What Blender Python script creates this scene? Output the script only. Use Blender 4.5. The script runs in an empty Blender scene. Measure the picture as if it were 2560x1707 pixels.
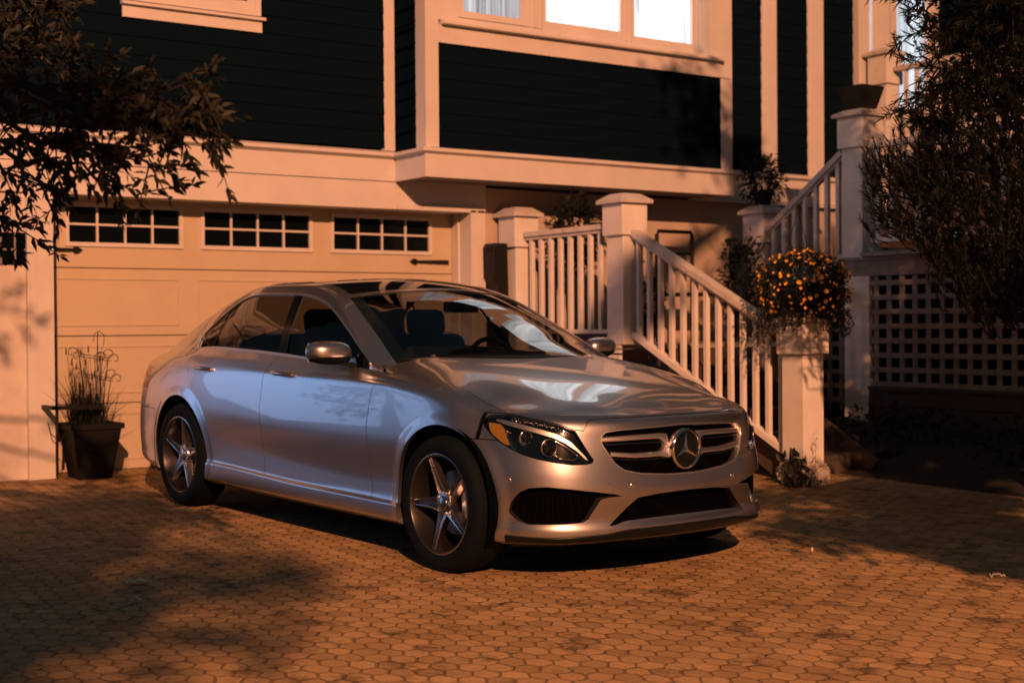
import bpy, math, random
import numpy as np
from mathutils import Matrix, Vector
random.seed(7)
scn = bpy.context.scene
COL = scn.collection

# ------------------------------------------------------------------ camera
cam_d = bpy.data.cameras.new("camera"); cam = bpy.data.objects.new("camera", cam_d); COL.objects.link(cam); scn.camera = cam
YAW, PITCH, ROLL, CAMH = 0.603044, 0.010624, -0.007277, 1.1696
cF = np.array([math.sin(YAW)*math.cos(PITCH), math.cos(YAW)*math.cos(PITCH), -math.sin(PITCH)])
cR = np.array([math.cos(YAW), -math.sin(YAW), 0.0]); cU = np.cross(cR, cF)
cR, cU = cR*math.cos(ROLL)+cU*math.sin(ROLL), cU*math.cos(ROLL)-cR*math.sin(ROLL)
cam.matrix_world = Matrix(((cR[0], cU[0], -cF[0], 0), (cR[1], cU[1], -cF[1], 0), (cR[2], cU[2], -cF[2], CAMH), (0, 0, 0, 1)))
cam_d.sensor_width = 36.0; cam_d.lens = 50.0; cam_d.clip_start = 0.05; cam_d.clip_end = 500
cam_d.dof.use_dof = True; cam_d.dof.focus_distance = 6.9; cam_d.dof.aperture_fstop = 2.4
scn.render.resolution_x = 1024; scn.render.resolution_y = 682

# ------------------------------------------------------------------ night sky, street lamp light, exposure
w = bpy.data.worlds.new("World"); scn.world = w; w.use_nodes = True
bg = w.node_tree.nodes["Background"]
bg.inputs[0].default_value = (0.62, 0.96, 1.18, 1); bg.inputs[1].default_value = 0.042
def lamp(name, loc, col, power, rad, tgt=None, spot=None):
    L = bpy.data.lights.new(name, 'SPOT' if spot else 'POINT'); L.color = col; L.energy = power; L.shadow_soft_size = rad
    o = bpy.data.objects.new(name, L); COL.objects.link(o); o.location = loc
    if spot:
        L.spot_size = math.radians(spot); L.spot_blend = 0.6
        o.rotation_euler = (Vector(tgt)-Vector(loc)).to_track_quat('-Z', 'Y').to_euler()
    return o
lamp("sodium_street_light", (-8.0, -19.0, 14.5), (1.0, 0.395, 0.185), 53000, 0.20)
lamp("blue_white_street_light", (-2.6, 14.6, 1.7), (0.36, 0.56, 1.0), 290, 2.0, (3.6, 6.6, 0.6), 60)
lamp("blue_white_porch_light", (-6.0, 9.6, 4.2), (0.55, 0.66, 1.0), 330, 0.30, (6.2, 9.9, 2.2), 17)
scn.view_settings.view_transform = 'Standard'; scn.view_settings.look = 'None'
scn.view_settings.exposure = 0.0; scn.view_settings.gamma = 1.0
scn.render.engine = 'CYCLES'
scn.cycles.max_bounces = 8; scn.cycles.diffuse_bounces = 1; scn.cycles.transparent_max_bounces = 16

# ------------------------------------------------------------------ materials
def mat(name, col, rough=0.6, metal=0.0, coat=0.0, spec=0.5, emit=None, noise=None, bump=None, dirt=None):
    m = bpy.data.materials.new(name); m.use_nodes = True; nt = m.node_tree; b = nt.nodes["Principled BSDF"]
    b.inputs["Base Color"].default_value = (*col, 1); b.inputs["Roughness"].default_value = rough
    b.inputs["Metallic"].default_value = metal; b.inputs["Coat Weight"].default_value = coat
    b.inputs["Coat Roughness"].default_value = 0.03; b.inputs["Specular IOR Level"].default_value = spec
    if emit:
        b.inputs["Emission Color"].default_value = (*emit[0], 1); b.inputs["Emission Strength"].default_value = emit[1]
    tc = nt.nodes.new("ShaderNodeTexCoord")
    if noise:   # (scale, amount): large soft colour variation of the surface itself
        n = nt.nodes.new("ShaderNodeTexNoise"); n.inputs["Scale"].default_value = noise[0]; n.inputs["Detail"].default_value = 8
        n.inputs["Roughness"].default_value = 0.65
        nt.links.new(tc.outputs["Object"], n.inputs["Vector"])
        r = nt.nodes.new("ShaderNodeMapRange"); r.inputs[1].default_value = 0.3; r.inputs[2].default_value = 0.7
        r.inputs[3].default_value = 1-noise[1]; r.inputs[4].default_value = 1+noise[1]*0.4
        nt.links.new(n.outputs["Fac"], r.inputs[0])
        mx = nt.nodes.new("ShaderNodeVectorMath"); mx.operation = 'SCALE'; mx.inputs[0].default_value = col
        nt.links.new(r.outputs[0], mx.inputs["Scale"]); last = mx.outputs[0]
        if dirt:   # (scale, threshold, colour): chips and stains with shapes of their own
            n2 = nt.nodes.new("ShaderNodeTexNoise"); n2.inputs["Scale"].default_value = dirt[0]; n2.inputs["Detail"].default_value = 10
            n2.inputs["Roughness"].default_value = 0.7
            nt.links.new(tc.outputs["Object"], n2.inputs["Vector"])
            r2 = nt.nodes.new("ShaderNodeMapRange"); r2.inputs[1].default_value = dirt[1]; r2.inputs[2].default_value = dirt[1]+0.06
            nt.links.new(n2.outputs["Fac"], r2.inputs[0])
            mm = nt.nodes.new("ShaderNodeMix"); mm.data_type = 'RGBA'
            nt.links.new(r2.outputs[0], mm.inputs[0]); nt.links.new(last, mm.inputs[6]); mm.inputs[7].default_value = (*dirt[2], 1)
            last = mm.outputs[2]
        nt.links.new(last, b.inputs["Base Color"])
    if bump:
        n = nt.nodes.new("ShaderNodeTexNoise"); n.inputs["Scale"].default_value = bump[0]; n.inputs["Detail"].default_value = 6
        nt.links.new(tc.outputs["Object"], n.inputs["Vector"])
        bp = nt.nodes.new("ShaderNodeBump"); bp.inputs["Strength"].default_value = bump[1]; bp.inputs["Distance"].default_value = 0.01
        nt.links.new(n.outputs["Fac"], bp.inputs["Height"]); nt.links.new(bp.outputs[0], b.inputs["Normal"])
    return m
def glass_mat(name, tint, rough=0.0, ior=1.5):
    m = bpy.data.materials.new(name); m.use_nodes = True; nt = m.node_tree; nt.nodes.clear()
    o = nt.nodes.new("ShaderNodeOutputMaterial"); mx = nt.nodes.new("ShaderNodeMixShader"); f = nt.nodes.new("ShaderNodeLayerWeight"); f.inputs[0].default_value = .5
    t = nt.nodes.new("ShaderNodeBsdfTransparent"); g = nt.nodes.new("ShaderNodeBsdfGlossy")
    t.inputs[0].default_value = (*tint, 1); g.inputs[0].default_value = (1, 1, 1, 1); g.inputs["Roughness"].default_value = rough
    p5 = nt.nodes.new("ShaderNodeMath"); p5.operation = 'POWER'; p5.inputs[1].default_value = 5.0; nt.links.new(f.outputs["Facing"], p5.inputs[0])
    md = nt.nodes.new("ShaderNodeMath"); md.operation = 'MULTIPLY_ADD'; md.inputs[1].default_value = .95; md.inputs[2].default_value = .05; nt.links.new(p5.outputs[0], md.inputs[0])
    nt.links.new(md.outputs[0], mx.inputs[0]); nt.links.new(t.outputs[0], mx.inputs[1]); nt.links.new(g.outputs[0], mx.inputs[2])
    nt.links.new(mx.outputs[0], o.inputs[0]); return m
def window_mat(name, base, stripes, strength):
    """lit room behind a sheer curtain"""
    m = bpy.data.materials.new(name); m.use_nodes = True; nt = m.node_tree; b = nt.nodes["Principled BSDF"]
    b.inputs["Base Color"].default_value = (.05, .05, .05, 1); b.inputs["Roughness"].default_value = .1
    tc = nt.nodes.new("ShaderNodeTexCoord"); mp = nt.nodes.new("ShaderNodeMapping"); mp.inputs["Scale"].default_value = (stripes, stripes, .35)
    n = nt.nodes.new("ShaderNodeTexNoise"); n.inputs["Scale"].default_value = 1.0; n.inputs["Detail"].default_value = 6; n.inputs["Roughness"].default_value = .7
    r = nt.nodes.new("ShaderNodeMapRange"); r.inputs[1].default_value = .33; r.inputs[2].default_value = .66; r.inputs[3].default_value = strength*.2; r.inputs[4].default_value = strength
    nt.links.new(tc.outputs["Object"], mp.inputs[0]); nt.links.new(mp.outputs[0], n.inputs["Vector"]); nt.links.new(n.outputs["Fac"], r.inputs[0])
    b.inputs["Emission Color"].default_value = (*base, 1); nt.links.new(r.outputs[0], b.inputs["Emission Strength"]); return m

M = {}
M['trim'] = mat('cream_paint', (.80, .77, .73), .62, noise=(2.2, .10), bump=(60, .08))
M['door'] = mat('garage_door_paint', (.68, .58, .42), .6, noise=(3.0, .07), bump=(70, .06))
M['post'] = mat('weathered_white_paint', (.92, .90, .86), .6, noise=(5, .12), dirt=(26, .70, (.20, .13, .08)), bump=(50, .12))
M['postbase'] = mat('chipped_plaster', (.66, .60, .50), .85, noise=(9, .25), dirt=(11, .57, (.06, .045, .03)), bump=(25, .7))
M['rail'] = mat('worn_rail_paint', (.74, .70, .66), .6, noise=(8, .2), dirt=(18, .60, (.24, .19, .15)), bump=(50, .15))
M['lattice'] = mat('shaded_lattice_paint', (.34, .30, .27), .8, noise=(7, .35), bump=(40, .2))  # rail paint darkened in its colour to stand for shade on the porch skirt
M['siding'] = mat('black_siding', (.0042, .0105, .0185), .9, spec=.0, bump=(30, .1))
M['soffit'] = mat('soffit_paint', (.30, .27, .25), .8)
M['render'] = mat('stained_render', (.74, .68, .62), .85, noise=(2.6, .22), dirt=(7, .66, (.25, .19, .14)), bump=(18, .3))
M['wallback'] = mat('basement_wall_paint', (.62, .52, .42), .8, noise=(3, .15), bump=(20, .2))
M['darkglass'] = mat('dark_window_glass', (.004, .007, .009), .08, spec=.12)
M['iron'] = mat('black_iron', (.012, .012, .013), .5, spec=.2)
M['darkwood'] = mat('dark_boards', (.09, .07, .06), .8, noise=(6, .35), bump=(30, .3))
M['deck'] = mat('deck_paint', (.40, .37, .34), .75, noise=(6, .25), bump=(40, .2))
M['pot'] = mat('black_plastic_pot', (.012, .013, .014), .6, spec=.2)
M['leaf'] = mat('leaf_green', (.024, .028, .017), .55, spec=.35, noise=(4, .5))
M['leafdark'] = mat('dark_leaf_green', (.014, .020, .012), .6, spec=.25, noise=(4, .5))
M['needle'] = mat('conifer_needle', (.010, .014, .009), .6, spec=.12, noise=(5, .6))
M['bark'] = mat('bark', (.010, .009, .007), .9, bump=(30, .6))
M['petal'] = mat('orange_petal', (.80, .44, .03), .5)
M['added_lawn'] = mat('added_dark_lawn', (.012, .018, .010), .95, noise=(9, .5), bump=(40, 1))
M['soil'] = mat('garden_soil', (.018, .015, .012), .95, noise=(12, .5), bump=(14, 1))
M['grass'] = mat('grass_blade', (.045, .04, .022), .7)
M['drygrass'] = mat('dry_stalk', (.16, .11, .06), .8)
M['litter'] = mat('pale_leaf_litter', (.85, .72, .55), .8)
M['winlit'] = window_mat('lit_curtain', (.93, .97, 1.0), 9, 2.5)
M['winlit2'] = window_mat('lit_curtain_dim', (.86, .86, .92), 26, .85)
M['winlit3'] = window_mat('lit_blue_curtain', (.80, .90, 1.0), 14, 1.25)
# car
M['paint'] = mat('silver_metallic_paint', (.51, .53, .56), .34, metal=.97, coat=1.0)
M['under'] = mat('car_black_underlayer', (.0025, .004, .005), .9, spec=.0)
M['blkgloss'] = mat('car_black_gloss', (.004, .008, .010), .14, spec=.35)
M['blkplast'] = mat('car_black_plastic', (.004, .009, .011), .6, spec=.15)
M['chrome'] = mat('car_chrome', (.80, .78, .76), .12, metal=1.0)
M['satin'] = mat('car_satin_silver', (.88, .86, .84), .38, metal=1.0)
M['rim'] = mat('car_rim_alloy', (.38, .38, .39), .27, metal=1.0)
M['rimdark'] = mat('car_rim_dark', (.05, .05, .052), .35, metal=.8)
M['rubber'] = mat('tyre_rubber', (.0035, .008, .011), .8, spec=.12, bump=(80, .1))
M['disc'] = mat('brake_disc_steel', (.30, .27, .24), .35, metal=1.0)
M['glass'] = glass_mat('car_windscreen_glass', (.50, .51, .50))
M['glassd'] = glass_mat('car_tinted_glass', (.29, .29, .29))
M['lens'] = glass_mat('headlight_lens', (.93, .93, .93))
M['amber'] = mat('amber_reflector', (.30, .17, .03), .35, coat=.3)
M['red'] = mat('tail_light_red', (.25, .008, .006), .15, coat=1.0)
M['seat'] = mat('car_seat_leather', (.006, .006, .006), .6, spec=.2)
M['roofg'] = mat('panoramic_roof_glass', (.006, .0065, .008), .04, coat=.3)
def _mesh_pattern():
    m = mat('intake_mesh', (.004, .008, .010), .8, spec=.0); nt = m.node_tree; b = nt.nodes["Principled BSDF"]
    tc = nt.nodes.new("ShaderNodeTexCoord"); v = nt.nodes.new("ShaderNodeTexVoronoi"); v.feature = 'DISTANCE_TO_EDGE'; v.inputs["Scale"].default_value = 60
    v.inputs["Randomness"].default_value = 0.0
    r = nt.nodes.new("ShaderNodeMapRange"); r.inputs[1].default_value = .05; r.inputs[2].default_value = .12; r.inputs[3].default_value = .003; r.inputs[4].default_value = .0015
    nt.links.new(tc.outputs["Object"], v.inputs["Vector"]); nt.links.new(v.outputs["Distance"], r.inputs[0]); nt.links.new(r.outputs[0], b.inputs["Base Color"]); return m
M['mesh'] = _mesh_pattern()
def _paving():
    m = bpy.data.materials.new('interlocking_pavers'); m.use_nodes = True; nt = m.node_tree; N = nt.nodes; L = nt.links; b = N["Principled BSDF"]
    b.inputs["Roughness"].default_value = .85; b.inputs["Specular IOR Level"].default_value = .25
    tc = N.new("ShaderNodeTexCoord")
    def vm(op, a, b_=None, s=None):
        n = N.new("ShaderNodeVectorMath"); n.operation = op
        for i, x in enumerate((a, b_)):
            if x is None: continue
            if isinstance(x, tuple): n.inputs[i].default_value = x
            else: L.new(x, n.inputs[i])
        if s is not None:
            if isinstance(s, float): n.inputs["Scale"].default_value = s
            else: L.new(s, n.inputs["Scale"])
        return n
    def ma(op, a, b_=None, c=None):
        n = N.new("ShaderNodeMath"); n.operation = op
        for i, x in enumerate((a, b_, c)):
            if x is None: continue
            if isinstance(x, (int, float)): n.inputs[i].default_value = x
            else: L.new(x, n.inputs[i])
        return n.outputs[0]
    def noise(scale, det, rough, vec):
        n = N.new("ShaderNodeTexNoise"); n.inputs["Scale"].default_value = scale; n.inputs["Detail"].default_value = det; n.inputs["Roughness"].default_value = rough
        L.new(vec, n.inputs["Vector"]); return n
    P = tc.outputs["Object"]
    rot = N.new("ShaderNodeMapping"); rot.inputs["Rotation"].default_value = (0, 0, -.42); rot.inputs["Scale"].default_value = (10.8, 9.2, 0.0); L.new(P, rot.inputs[0])
    ns = noise(7, 4, .6, P); off = vm('SUBTRACT', ns.outputs["Color"], (.5, .5, .5)); off = vm('SCALE', off.outputs[0], s=.62); off = vm('MULTIPLY', off.outputs[0], (1, 1, 0))
    p = vm('ADD', rot.outputs[0], off.outputs[0]).outputs[0]
    R_ = (1.0, 1.7320508, 1.0); Hh = (.5, .8660254, 0.0)
    def cell(q):
        a = vm('MODULO', vm('ADD', q, (1000.0, 1732.0508, 0.0)).outputs[0], R_); return vm('SUBTRACT', a.outputs[0], Hh).outputs[0]
    a = cell(p); c = cell(vm('SUBTRACT', p, Hh).outputs[0])
    a = vm('MULTIPLY', a, (1, 1, 0)).outputs[0]; c = vm('MULTIPLY', c, (1, 1, 0)).outputs[0]
    la = vm('LENGTH', a).outputs["Value"]; lc = vm('LENGTH', c).outputs["Value"]
    sel = ma('LESS_THAN', la, lc)
    mx = N.new("ShaderNodeMix"); mx.data_type = 'VECTOR'; L.new(sel, mx.inputs[0]); L.new(c, mx.inputs[4]); L.new(a, mx.inputs[5]); gcell = mx.outputs[1]
    cid = vm('SUBTRACT', p, gcell).outputs[0]
    ab = vm('ABSOLUTE', gcell).outputs[0]; dt = vm('DOT_PRODUCT', ab, (.5, .8660254, 0.0)).outputs["Value"]
    sx = N.new("ShaderNodeSeparateXYZ"); L.new(ab, sx.inputs[0])
    edge = ma('SUBTRACT', .5, ma('MAXIMUM', sx.outputs[0], dt))       # 0 at the joint
    big = noise(.55, 4, .6, P); med = noise(4.5, 8, .75, P); fine = noise(60, 6, .7, P)
    jw = ma('MULTIPLY', ma('POWER', med.outputs["Fac"], 2.2), .30)    # joint width varies with moss and wear
    jm = N.new("ShaderNodeMapRange"); L.new(edge, jm.inputs[0]); jm.inputs[1].default_value = 0.005; L.new(ma('ADD', jw, .012), jm.inputs[2]); jm.interpolation_type = 'SMOOTHSTEP'
    wn = N.new("ShaderNodeTexWhiteNoise"); wn.noise_dimensions = '2D'
    sn = vm('SNAP', vm('ADD', cid, (.05, .05, 0)).outputs[0], (.25, .2, 1.0)); L.new(sn.outputs[0], wn.inputs[0])
    tone = ma('ADD', ma('MULTIPLY', wn.outputs["Value"], .34), .68)
    moss = N.new("ShaderNodeMapRange"); L.new(med.outputs["Fac"], moss.inputs[0]); moss.inputs[1].default_value = .53; moss.inputs[2].default_value = .66; moss.inputs[3].default_value = 0; moss.inputs[4].default_value = .8
    grain = ma('ADD', ma('MULTIPLY', fine.outputs["Fac"], .7), .65)
    bigm = ma('ADD', ma('MULTIPLY', big.outputs["Fac"], 1.0), .50)
    c0 = vm('SCALE', (.52, .355, .175), s=ma('MULTIPLY', ma('MULTIPLY', tone, grain), bigm)).outputs[0]
    m1 = N.new("ShaderNodeMix"); m1.data_type = 'RGBA'; L.new(jm.outputs[0], m1.inputs[0]); m1.inputs[6].default_value = (.055, .036, .020, 1); L.new(c0, m1.inputs[7])
    m1b = N.new("ShaderNodeMix"); m1b.data_type = 'RGBA'; m1b.inputs[0].default_value = .34; L.new(c0, m1b.inputs[6]); L.new(m1.outputs[2], m1b.inputs[7])
    m2 = N.new("ShaderNodeMix"); m2.data_type = 'RGBA'; L.new(moss.outputs[0], m2.inputs[0]); L.new(m1b.outputs[2], m2.inputs[6]); m2.inputs[7].default_value = (.07, .055, .03, 1)
    L.new(m2.outputs[2], b.inputs["Base Color"])
    hgt = ma('ADD', ma('MULTIPLY', jm.outputs[0], 1.0), ma('MULTIPLY', fine.outputs["Fac"], .35)); hgt = ma('ADD', hgt, ma('MULTIPLY', med.outputs["Fac"], .8))
    bp = N.new("ShaderNodeBump"); bp.inputs["Strength"].default_value = .9; bp.inputs["Distance"].default_value = .012; L.new(hgt, bp.inputs["Height"]); L.new(bp.outputs[0], b.inputs["Normal"])
    return m
M['paving'] = _paving()

# ------------------------------------------------------------------ mesh helpers
def link(o, parent=None, name=None):
    COL.objects.link(o)
    if parent: o.parent = parent
    return o
def mesh(name, V, F, m, parent=None, smooth=False, normals=None, mats=None, fmi=None):
    me = bpy.data.meshes.new(name); me.from_pydata([tuple(map(float, v)) for v in V], [], [tuple(map(int, f)) for f in F]); me.update()
    for k in (mats or [m]): me.materials.append(k)
    if fmi is not None: me.polygons.foreach_set('material_index', fmi)
    if smooth: me.polygons.foreach_set('use_smooth', [True]*len(me.polygons))
    if normals is not None: me.normals_split_custom_set_from_vertices([tuple(map(float, n)) for n in normals])
    return link(bpy.data.objects.new(name, me), parent)
def tag(o, label=None, cat=None, group=None, kind=None):
    if label: o['label'] = label
    if cat: o['category'] = cat
    if group: o['group'] = group
    if kind: o['kind'] = kind
    return o
def empty(name, loc=(0, 0, 0), parent=None):
    o = bpy.data.objects.new(name, None); o.empty_display_size = .2; o.location = loc; return link(o, parent)
class MB:
    def __init__(s): s.V = []; s.F = []; s.sm = False
    def add(s, V, F):
        k = len(s.V); s.V += [tuple(v) for v in V]; s.F += [tuple(i+k for i in f) for f in F]; return s
    def box(s, x0, x1, y0, y1, z0, z1):
        V = [(x, y, z) for z in (z0, z1) for y in (y0, y1) for x in (x0, x1)]
        return s.add(V, [(0, 2, 3, 1), (4, 5, 7, 6), (0, 1, 5, 4), (2, 6, 7, 3), (0, 4, 6, 2), (1, 3, 7, 5)])
    def cbox(s, c, sx, sy, sz): return s.box(c[0]-sx/2, c[0]+sx/2, c[1]-sy/2, c[1]+sy/2, c[2]-sz/2, c[2]+sz/2)
    def beam(s, p0, p1, wd, ht, up=(0, 0, 1)):
        p0 = Vector(p0); p1 = Vector(p1); d = (p1-p0).normalized(); side = d.cross(Vector(up)).normalized(); u = side.cross(d)
        V = []
        for p in (p0, p1):
            for a, b in ((-1, -1), (1, -1), (1, 1), (-1, 1)): V.append(p+side*(a*wd/2)+u*(b*ht/2))
        return s.add(V, [(0, 1, 2, 3), (7, 6, 5, 4), (0, 4, 5, 1), (1, 5, 6, 2), (2, 6, 7, 3), (3, 7, 4, 0)])
    def tube(s, pts, r, n=8, caps=True):
        pts = [Vector(p) for p in pts]; k = len(s.V); up = Vector((0, 0, 1))
        for i, p in enumerate(pts):
            d = (pts[min(i+1, len(pts)-1)]-pts[max(i-1, 0)]).normalized(); a = d.cross(up if abs(d.z) < .95 else Vector((1, 0, 0))).normalized(); b = d.cross(a)
            rr = r[i] if isinstance(r, (list, tuple)) else r
            for j in range(n):
                t = 2*math.pi*j/n; s.V.append(tuple(p+a*(rr*math.cos(t))+b*(rr*math.sin(t))))
        for i in range(len(pts)-1):
            for j in range(n):
                s.F.append((k+i*n+j, k+i*n+(j+1) % n, k+(i+1)*n+(j+1) % n, k+(i+1)*n+j))
        if caps: s.F.append(tuple(k+j for j in reversed(range(n)))); s.F.append(tuple(k+(len(pts)-1)*n+j for j in range(n)))
        return s
    def lathe(s, prof, n=48, axis='z', cen=(0, 0, 0), closed=False):
        k = len(s.V); c = Vector(cen)
        for (r, h) in prof:
            for j in range(n):
                t = 2*math.pi*j/n; x, y = r*math.cos(t), r*math.sin(t)
                p = (x, y, h) if axis == 'z' else ((x, h, y) if axis == 'y' else (h, x, y)); s.V.append(tuple(c+Vector(p)))
        m = len(prof)
        for i in range(m if closed else m-1):
            for j in range(n):
                a, b = k+i*n+j, k+i*n+(j+1) % n; c2, d2 = k+((i+1) % m)*n+(j+1) % n, k+((i+1) % m)*n+j
                s.F.append((a, b, c2, d2))
        return s
    def prism(s, poly, y0, y1, plane='xz'):
        """extrude a 2D polygon"""
        n = len(poly); f = {'xz': lambda a, b, d: (a, d, b), 'yz': lambda a, b, d: (d, a, b), 'xy': lambda a, b, d: (a, b, d)}[plane]
        V = [f(a, b, y0) for a, b in poly]+[f(a, b, y1) for a, b in poly]
        F = [tuple(range(n)), tuple(reversed(range(n, 2*n)))]+[(i, i+n, (i+1) % n+n, (i+1) % n) for i in range(n)]
        return s.add(V, F)
    def build(s, name, m, parent=None, smooth=False, bevel=0):
        o = mesh(name, s.V, s.F, m, parent, smooth)
        if bevel:
            b = o.modifiers.new('bevel', 'BEVEL'); b.width = bevel; b.segments = 2; b.limit_method = 'ANGLE'
        return o
def smooth_angle(o, ang=40):
    me = o.data; me.polygons.foreach_set('use_smooth', [True]*len(me.polygons)); me.set_sharp_from_angle(angle=math.radians(ang)); return o
def copy_tree(o, parent=None):
    c = o.copy(); COL.objects.link(c); c.parent = parent
    for ch in list(o.children): copy_tree(ch, c)
    return c
# ================================================================== ground
GS = .0167
def gz(y): return GS*(min(max(y, -4), 11.2)-5.84)
V = []; F = []
ys = [-80, -30, -4, 11.2, 30, 90]; xs = [-90, -30, -8, 20, 50, 110]
for y in ys:
    for x in xs: V.append((x, y, gz(y)))
n = len(xs)
for j in range(len(ys)-1):
    for i in range(n-1): F.append((j*n+i, j*n+i+1, (j+1)*n+i+1, (j+1)*n+i))
tag(mesh('driveway', V, F, M['paving']), kind='structure')
LV = [(-60, -3.5), (-1.6, -3.5), (-.6, 2.0), (.3, 5.5), (1.1, 8.5), (2.2, 10.54), (2.2, 60), (-60, 60)]
LP_ = [(a, b) for a, b in LV]; V = [(-60, -4, gz(-4)+.004), (-1.6, -4, gz(-4)+.004), (.2, 4, gz(4)+.004), (2.2, 11.2, gz(11.2)+.004), (-60, 11.2, gz(11.2)+.004), (2.2, 60, gz(60)+.004), (-60, 60, gz(60)+.004)]
tag(mesh('added_lawn', V, [(0, 1, 2, 3, 4), (4, 3, 5, 6)], M['added_lawn']), kind='structure')  # unseen dark ground, added to keep warm reflections off the car side

# ================================================================== house
house = tag(empty('house', (5, 10.55, 0)), 'two storey black shingled house with cream trim and a lit bay window over the garage', 'house')
HP = Matrix.Translation((-5, -10.55, 0))
def hp(mb, name, m, parent=None, bevel=0):   # part in world coordinates under the house
    par = parent or house; o = mb.build(name, M[m] if isinstance(m, str) else m, par, bevel=bevel)
    o.matrix_parent_inverse = par.matrix_world.inverted() if par is not house else HP
    return o
def sub(mb, name, m, parent, bevel=0):      # sub-part: the parent mesh sits at the origin in its own frame
    o = mb.build(name, M[m] if isinstance(m, str) else m, parent, bevel=bevel); return o
W = 10.55
def siding(mb, x0, x1, yf, z0, z1, face=-1, step=.142):
    """lapped courses, thick butt edge at the bottom"""
    z = z0
    while z < z1-1e-4:
        t = min(z+step, z1); k = (t-z)/step
        mb.add([(x0, yf-.036, z), (x1, yf-.036, z), (x1, yf-.036+.008*k, t), (x0, yf-.036+.008*k, t), (x0, yf, z), (x1, yf, z), (x1, yf, t), (x0, yf, t)],
               [(0, 1, 2, 3), (5, 4, 7, 6), (4, 5, 1, 0), (4, 0, 3, 7), (1, 5, 6, 2), (3, 2, 6, 7)])
        z = t
# walls behind everything
mb = MB(); mb.box(2.25, 3.0, W+.004, W+.4, -.3, 2.60); hp(mb, 'rendered_wall', 'render')
mb = MB(); mb.box(2.25, 6.02, W, W+.4, 2.60, 6.2); hp(mb, 'wall', 'siding')
mb = MB(); mb.box(6.86, 12.0, W+.02, W+.4, -.3, 2.40); hp(mb, 'basement_wall', 'wallback')
mb = MB(); mb.box(6.02, 11.76, W+.01, W+.4, 2.60, 6.2); hp(mb, 'wall', 'siding')
mb = MB()
for x0, x1, dy, z0 in ((2.25, 5.95, 0, 2.68), (9.6, 10.365, .01, 2.72), (10.59, 11.03, .01, 2.72), (11.28, 11.73, .01, 2.72)):
    mb = MB(); siding(mb, x0, x1, W+dy, z0, 6.2); hp(mb, 'shingle_siding', 'siding')
# corner and window trim boards on the main wall
for x0, x1, z0 in ((5.935, 6.06, 2.665), (10.35, 10.60, 2.70), (11.01, 11.29, 2.70)):
    mb = MB(); mb.box(x0, x1, W-.018, W+.01, z0, 6.2)
    if x0 > 7: mb.box(x0+.085, x0+.165, W-.024, W-.018, z0, 6.2)
    hp(mb, 'corner_board', 'trim')
# belt band over the garage: fascia boards, groove, projecting water table
mb = MB(); mb.box(2.25, 6.06, W-.030, W+.004, 2.405, 2.590); mb.box(2.25, 6.06, W-.026, W+.004, 2.172, 2.398); hp(mb, 'fascia_board', 'trim')
mb = MB(); mb.prism([(W+.02, 2.670), (W-.075, 2.640), (W-.075, 2.612), (W-.030, 2.592), (W+.02, 2.592)], 2.25, 6.055, 'yz'); hp(mb, 'water_table', 'trim')
mb = MB(); mb.box(9.5, 12.0, W-.030, W+.02, 2.43, 2.66); hp(mb, 'fascia_board', 'trim')
mb = MB(); mb.prism([(W+.02, 2.740), (W-.075, 2.710), (W-.075, 2.682), (W-.030, 2.662), (W+.02, 2.662)], 9.5, 12.0, 'yz'); hp(mb, 'water_table', 'trim')
mb = MB(); mb.prism([(W+.02, 2.43), (W-.06, 2.42), (W-.06, 2.395), (W+.02, 2.395)], 9.4, 12.0, 'yz'); hp(mb, 'water_table', 'trim')
# garage casing, reveal
mb = MB(); mb.box(2.965, 3.155, W-.045, W+.25, -.1, 2.172); mb.box(2.98, 3.03, W-.052, W-.045, -.1, 2.172); hp(mb, 'garage_casing', 'trim')
mb = MB(); mb.box(6.805, 6.955, W-.045, W+.25, -.1, 2.19); mb.box(6.86, 6.875, W-.05, W-.045, -.1, 2.19); hp(mb, 'garage_casing', 'trim')
mb = MB(); mb.box(6.785, 6.805, W+.14, W+.24, -.1, 2.17); mb.box(3.155, 6.80, W+.004, W+.25, 2.175, 2.40); mb.box(6.06, 6.96, W-.045, W+.004, 2.172, 2.215); hp(mb, 'garage_casing', 'trim')
mb = MB(); mb.box(6.06, 6.98, W-.016, W+.004, 2.215, 2.42); hp(mb, 'fascia_board', 'trim')
# small dark window left of the garage
mb = MB(); mb.box(2.30, 2.965, W-.012, W-.002, 1.645, 1.875); sw = hp(mb, 'small_window', 'darkglass')
mb = MB(); mb.box(2.30, 2.965, W-.024, W-.012, 1.745, 1.757)
for x in (2.46, 2.62, 2.78, 2.88): mb.box(x, x+.012, W-.022, W-.012, 1.645, 1.875)
sub(mb, 'muntin', 'soffit', sw)
# left upper window: apron, sill, frame
mb = MB(); mb.box(3.69, 4.83, W-.05, W-.002, 3.525, 3.618); lw = hp(mb, 'left_window', 'trim')
mb = MB(); mb.prism([(W, 3.655), (W-.085, 3.640), (W-.085, 3.618), (W, 3.618)], 3.68, 4.85, 'yz'); sub(mb, 'window_sill', 'trim', lw)
mb = MB()
for a, b, d in ((0, .05, .055), (.05, .11, .04), (.11, .17, .025)):
    mb.box(3.70+a, 3.70+b, W-d, W, 3.655+a, 5.0); mb.box(4.82-b, 4.82-a, W-d, W, 3.655+a, 5.0); mb.box(3.70+b, 4.82-b, W-d, W, 3.655+a, 3.655+b)
sub(mb, 'window_frame', 'trim', lw)
mb = MB(); mb.box(3.87, 4.65, W-.012, W-.004, 3.82, 5.0); sub(mb, 'pane', 'darkglass', lw)
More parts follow.
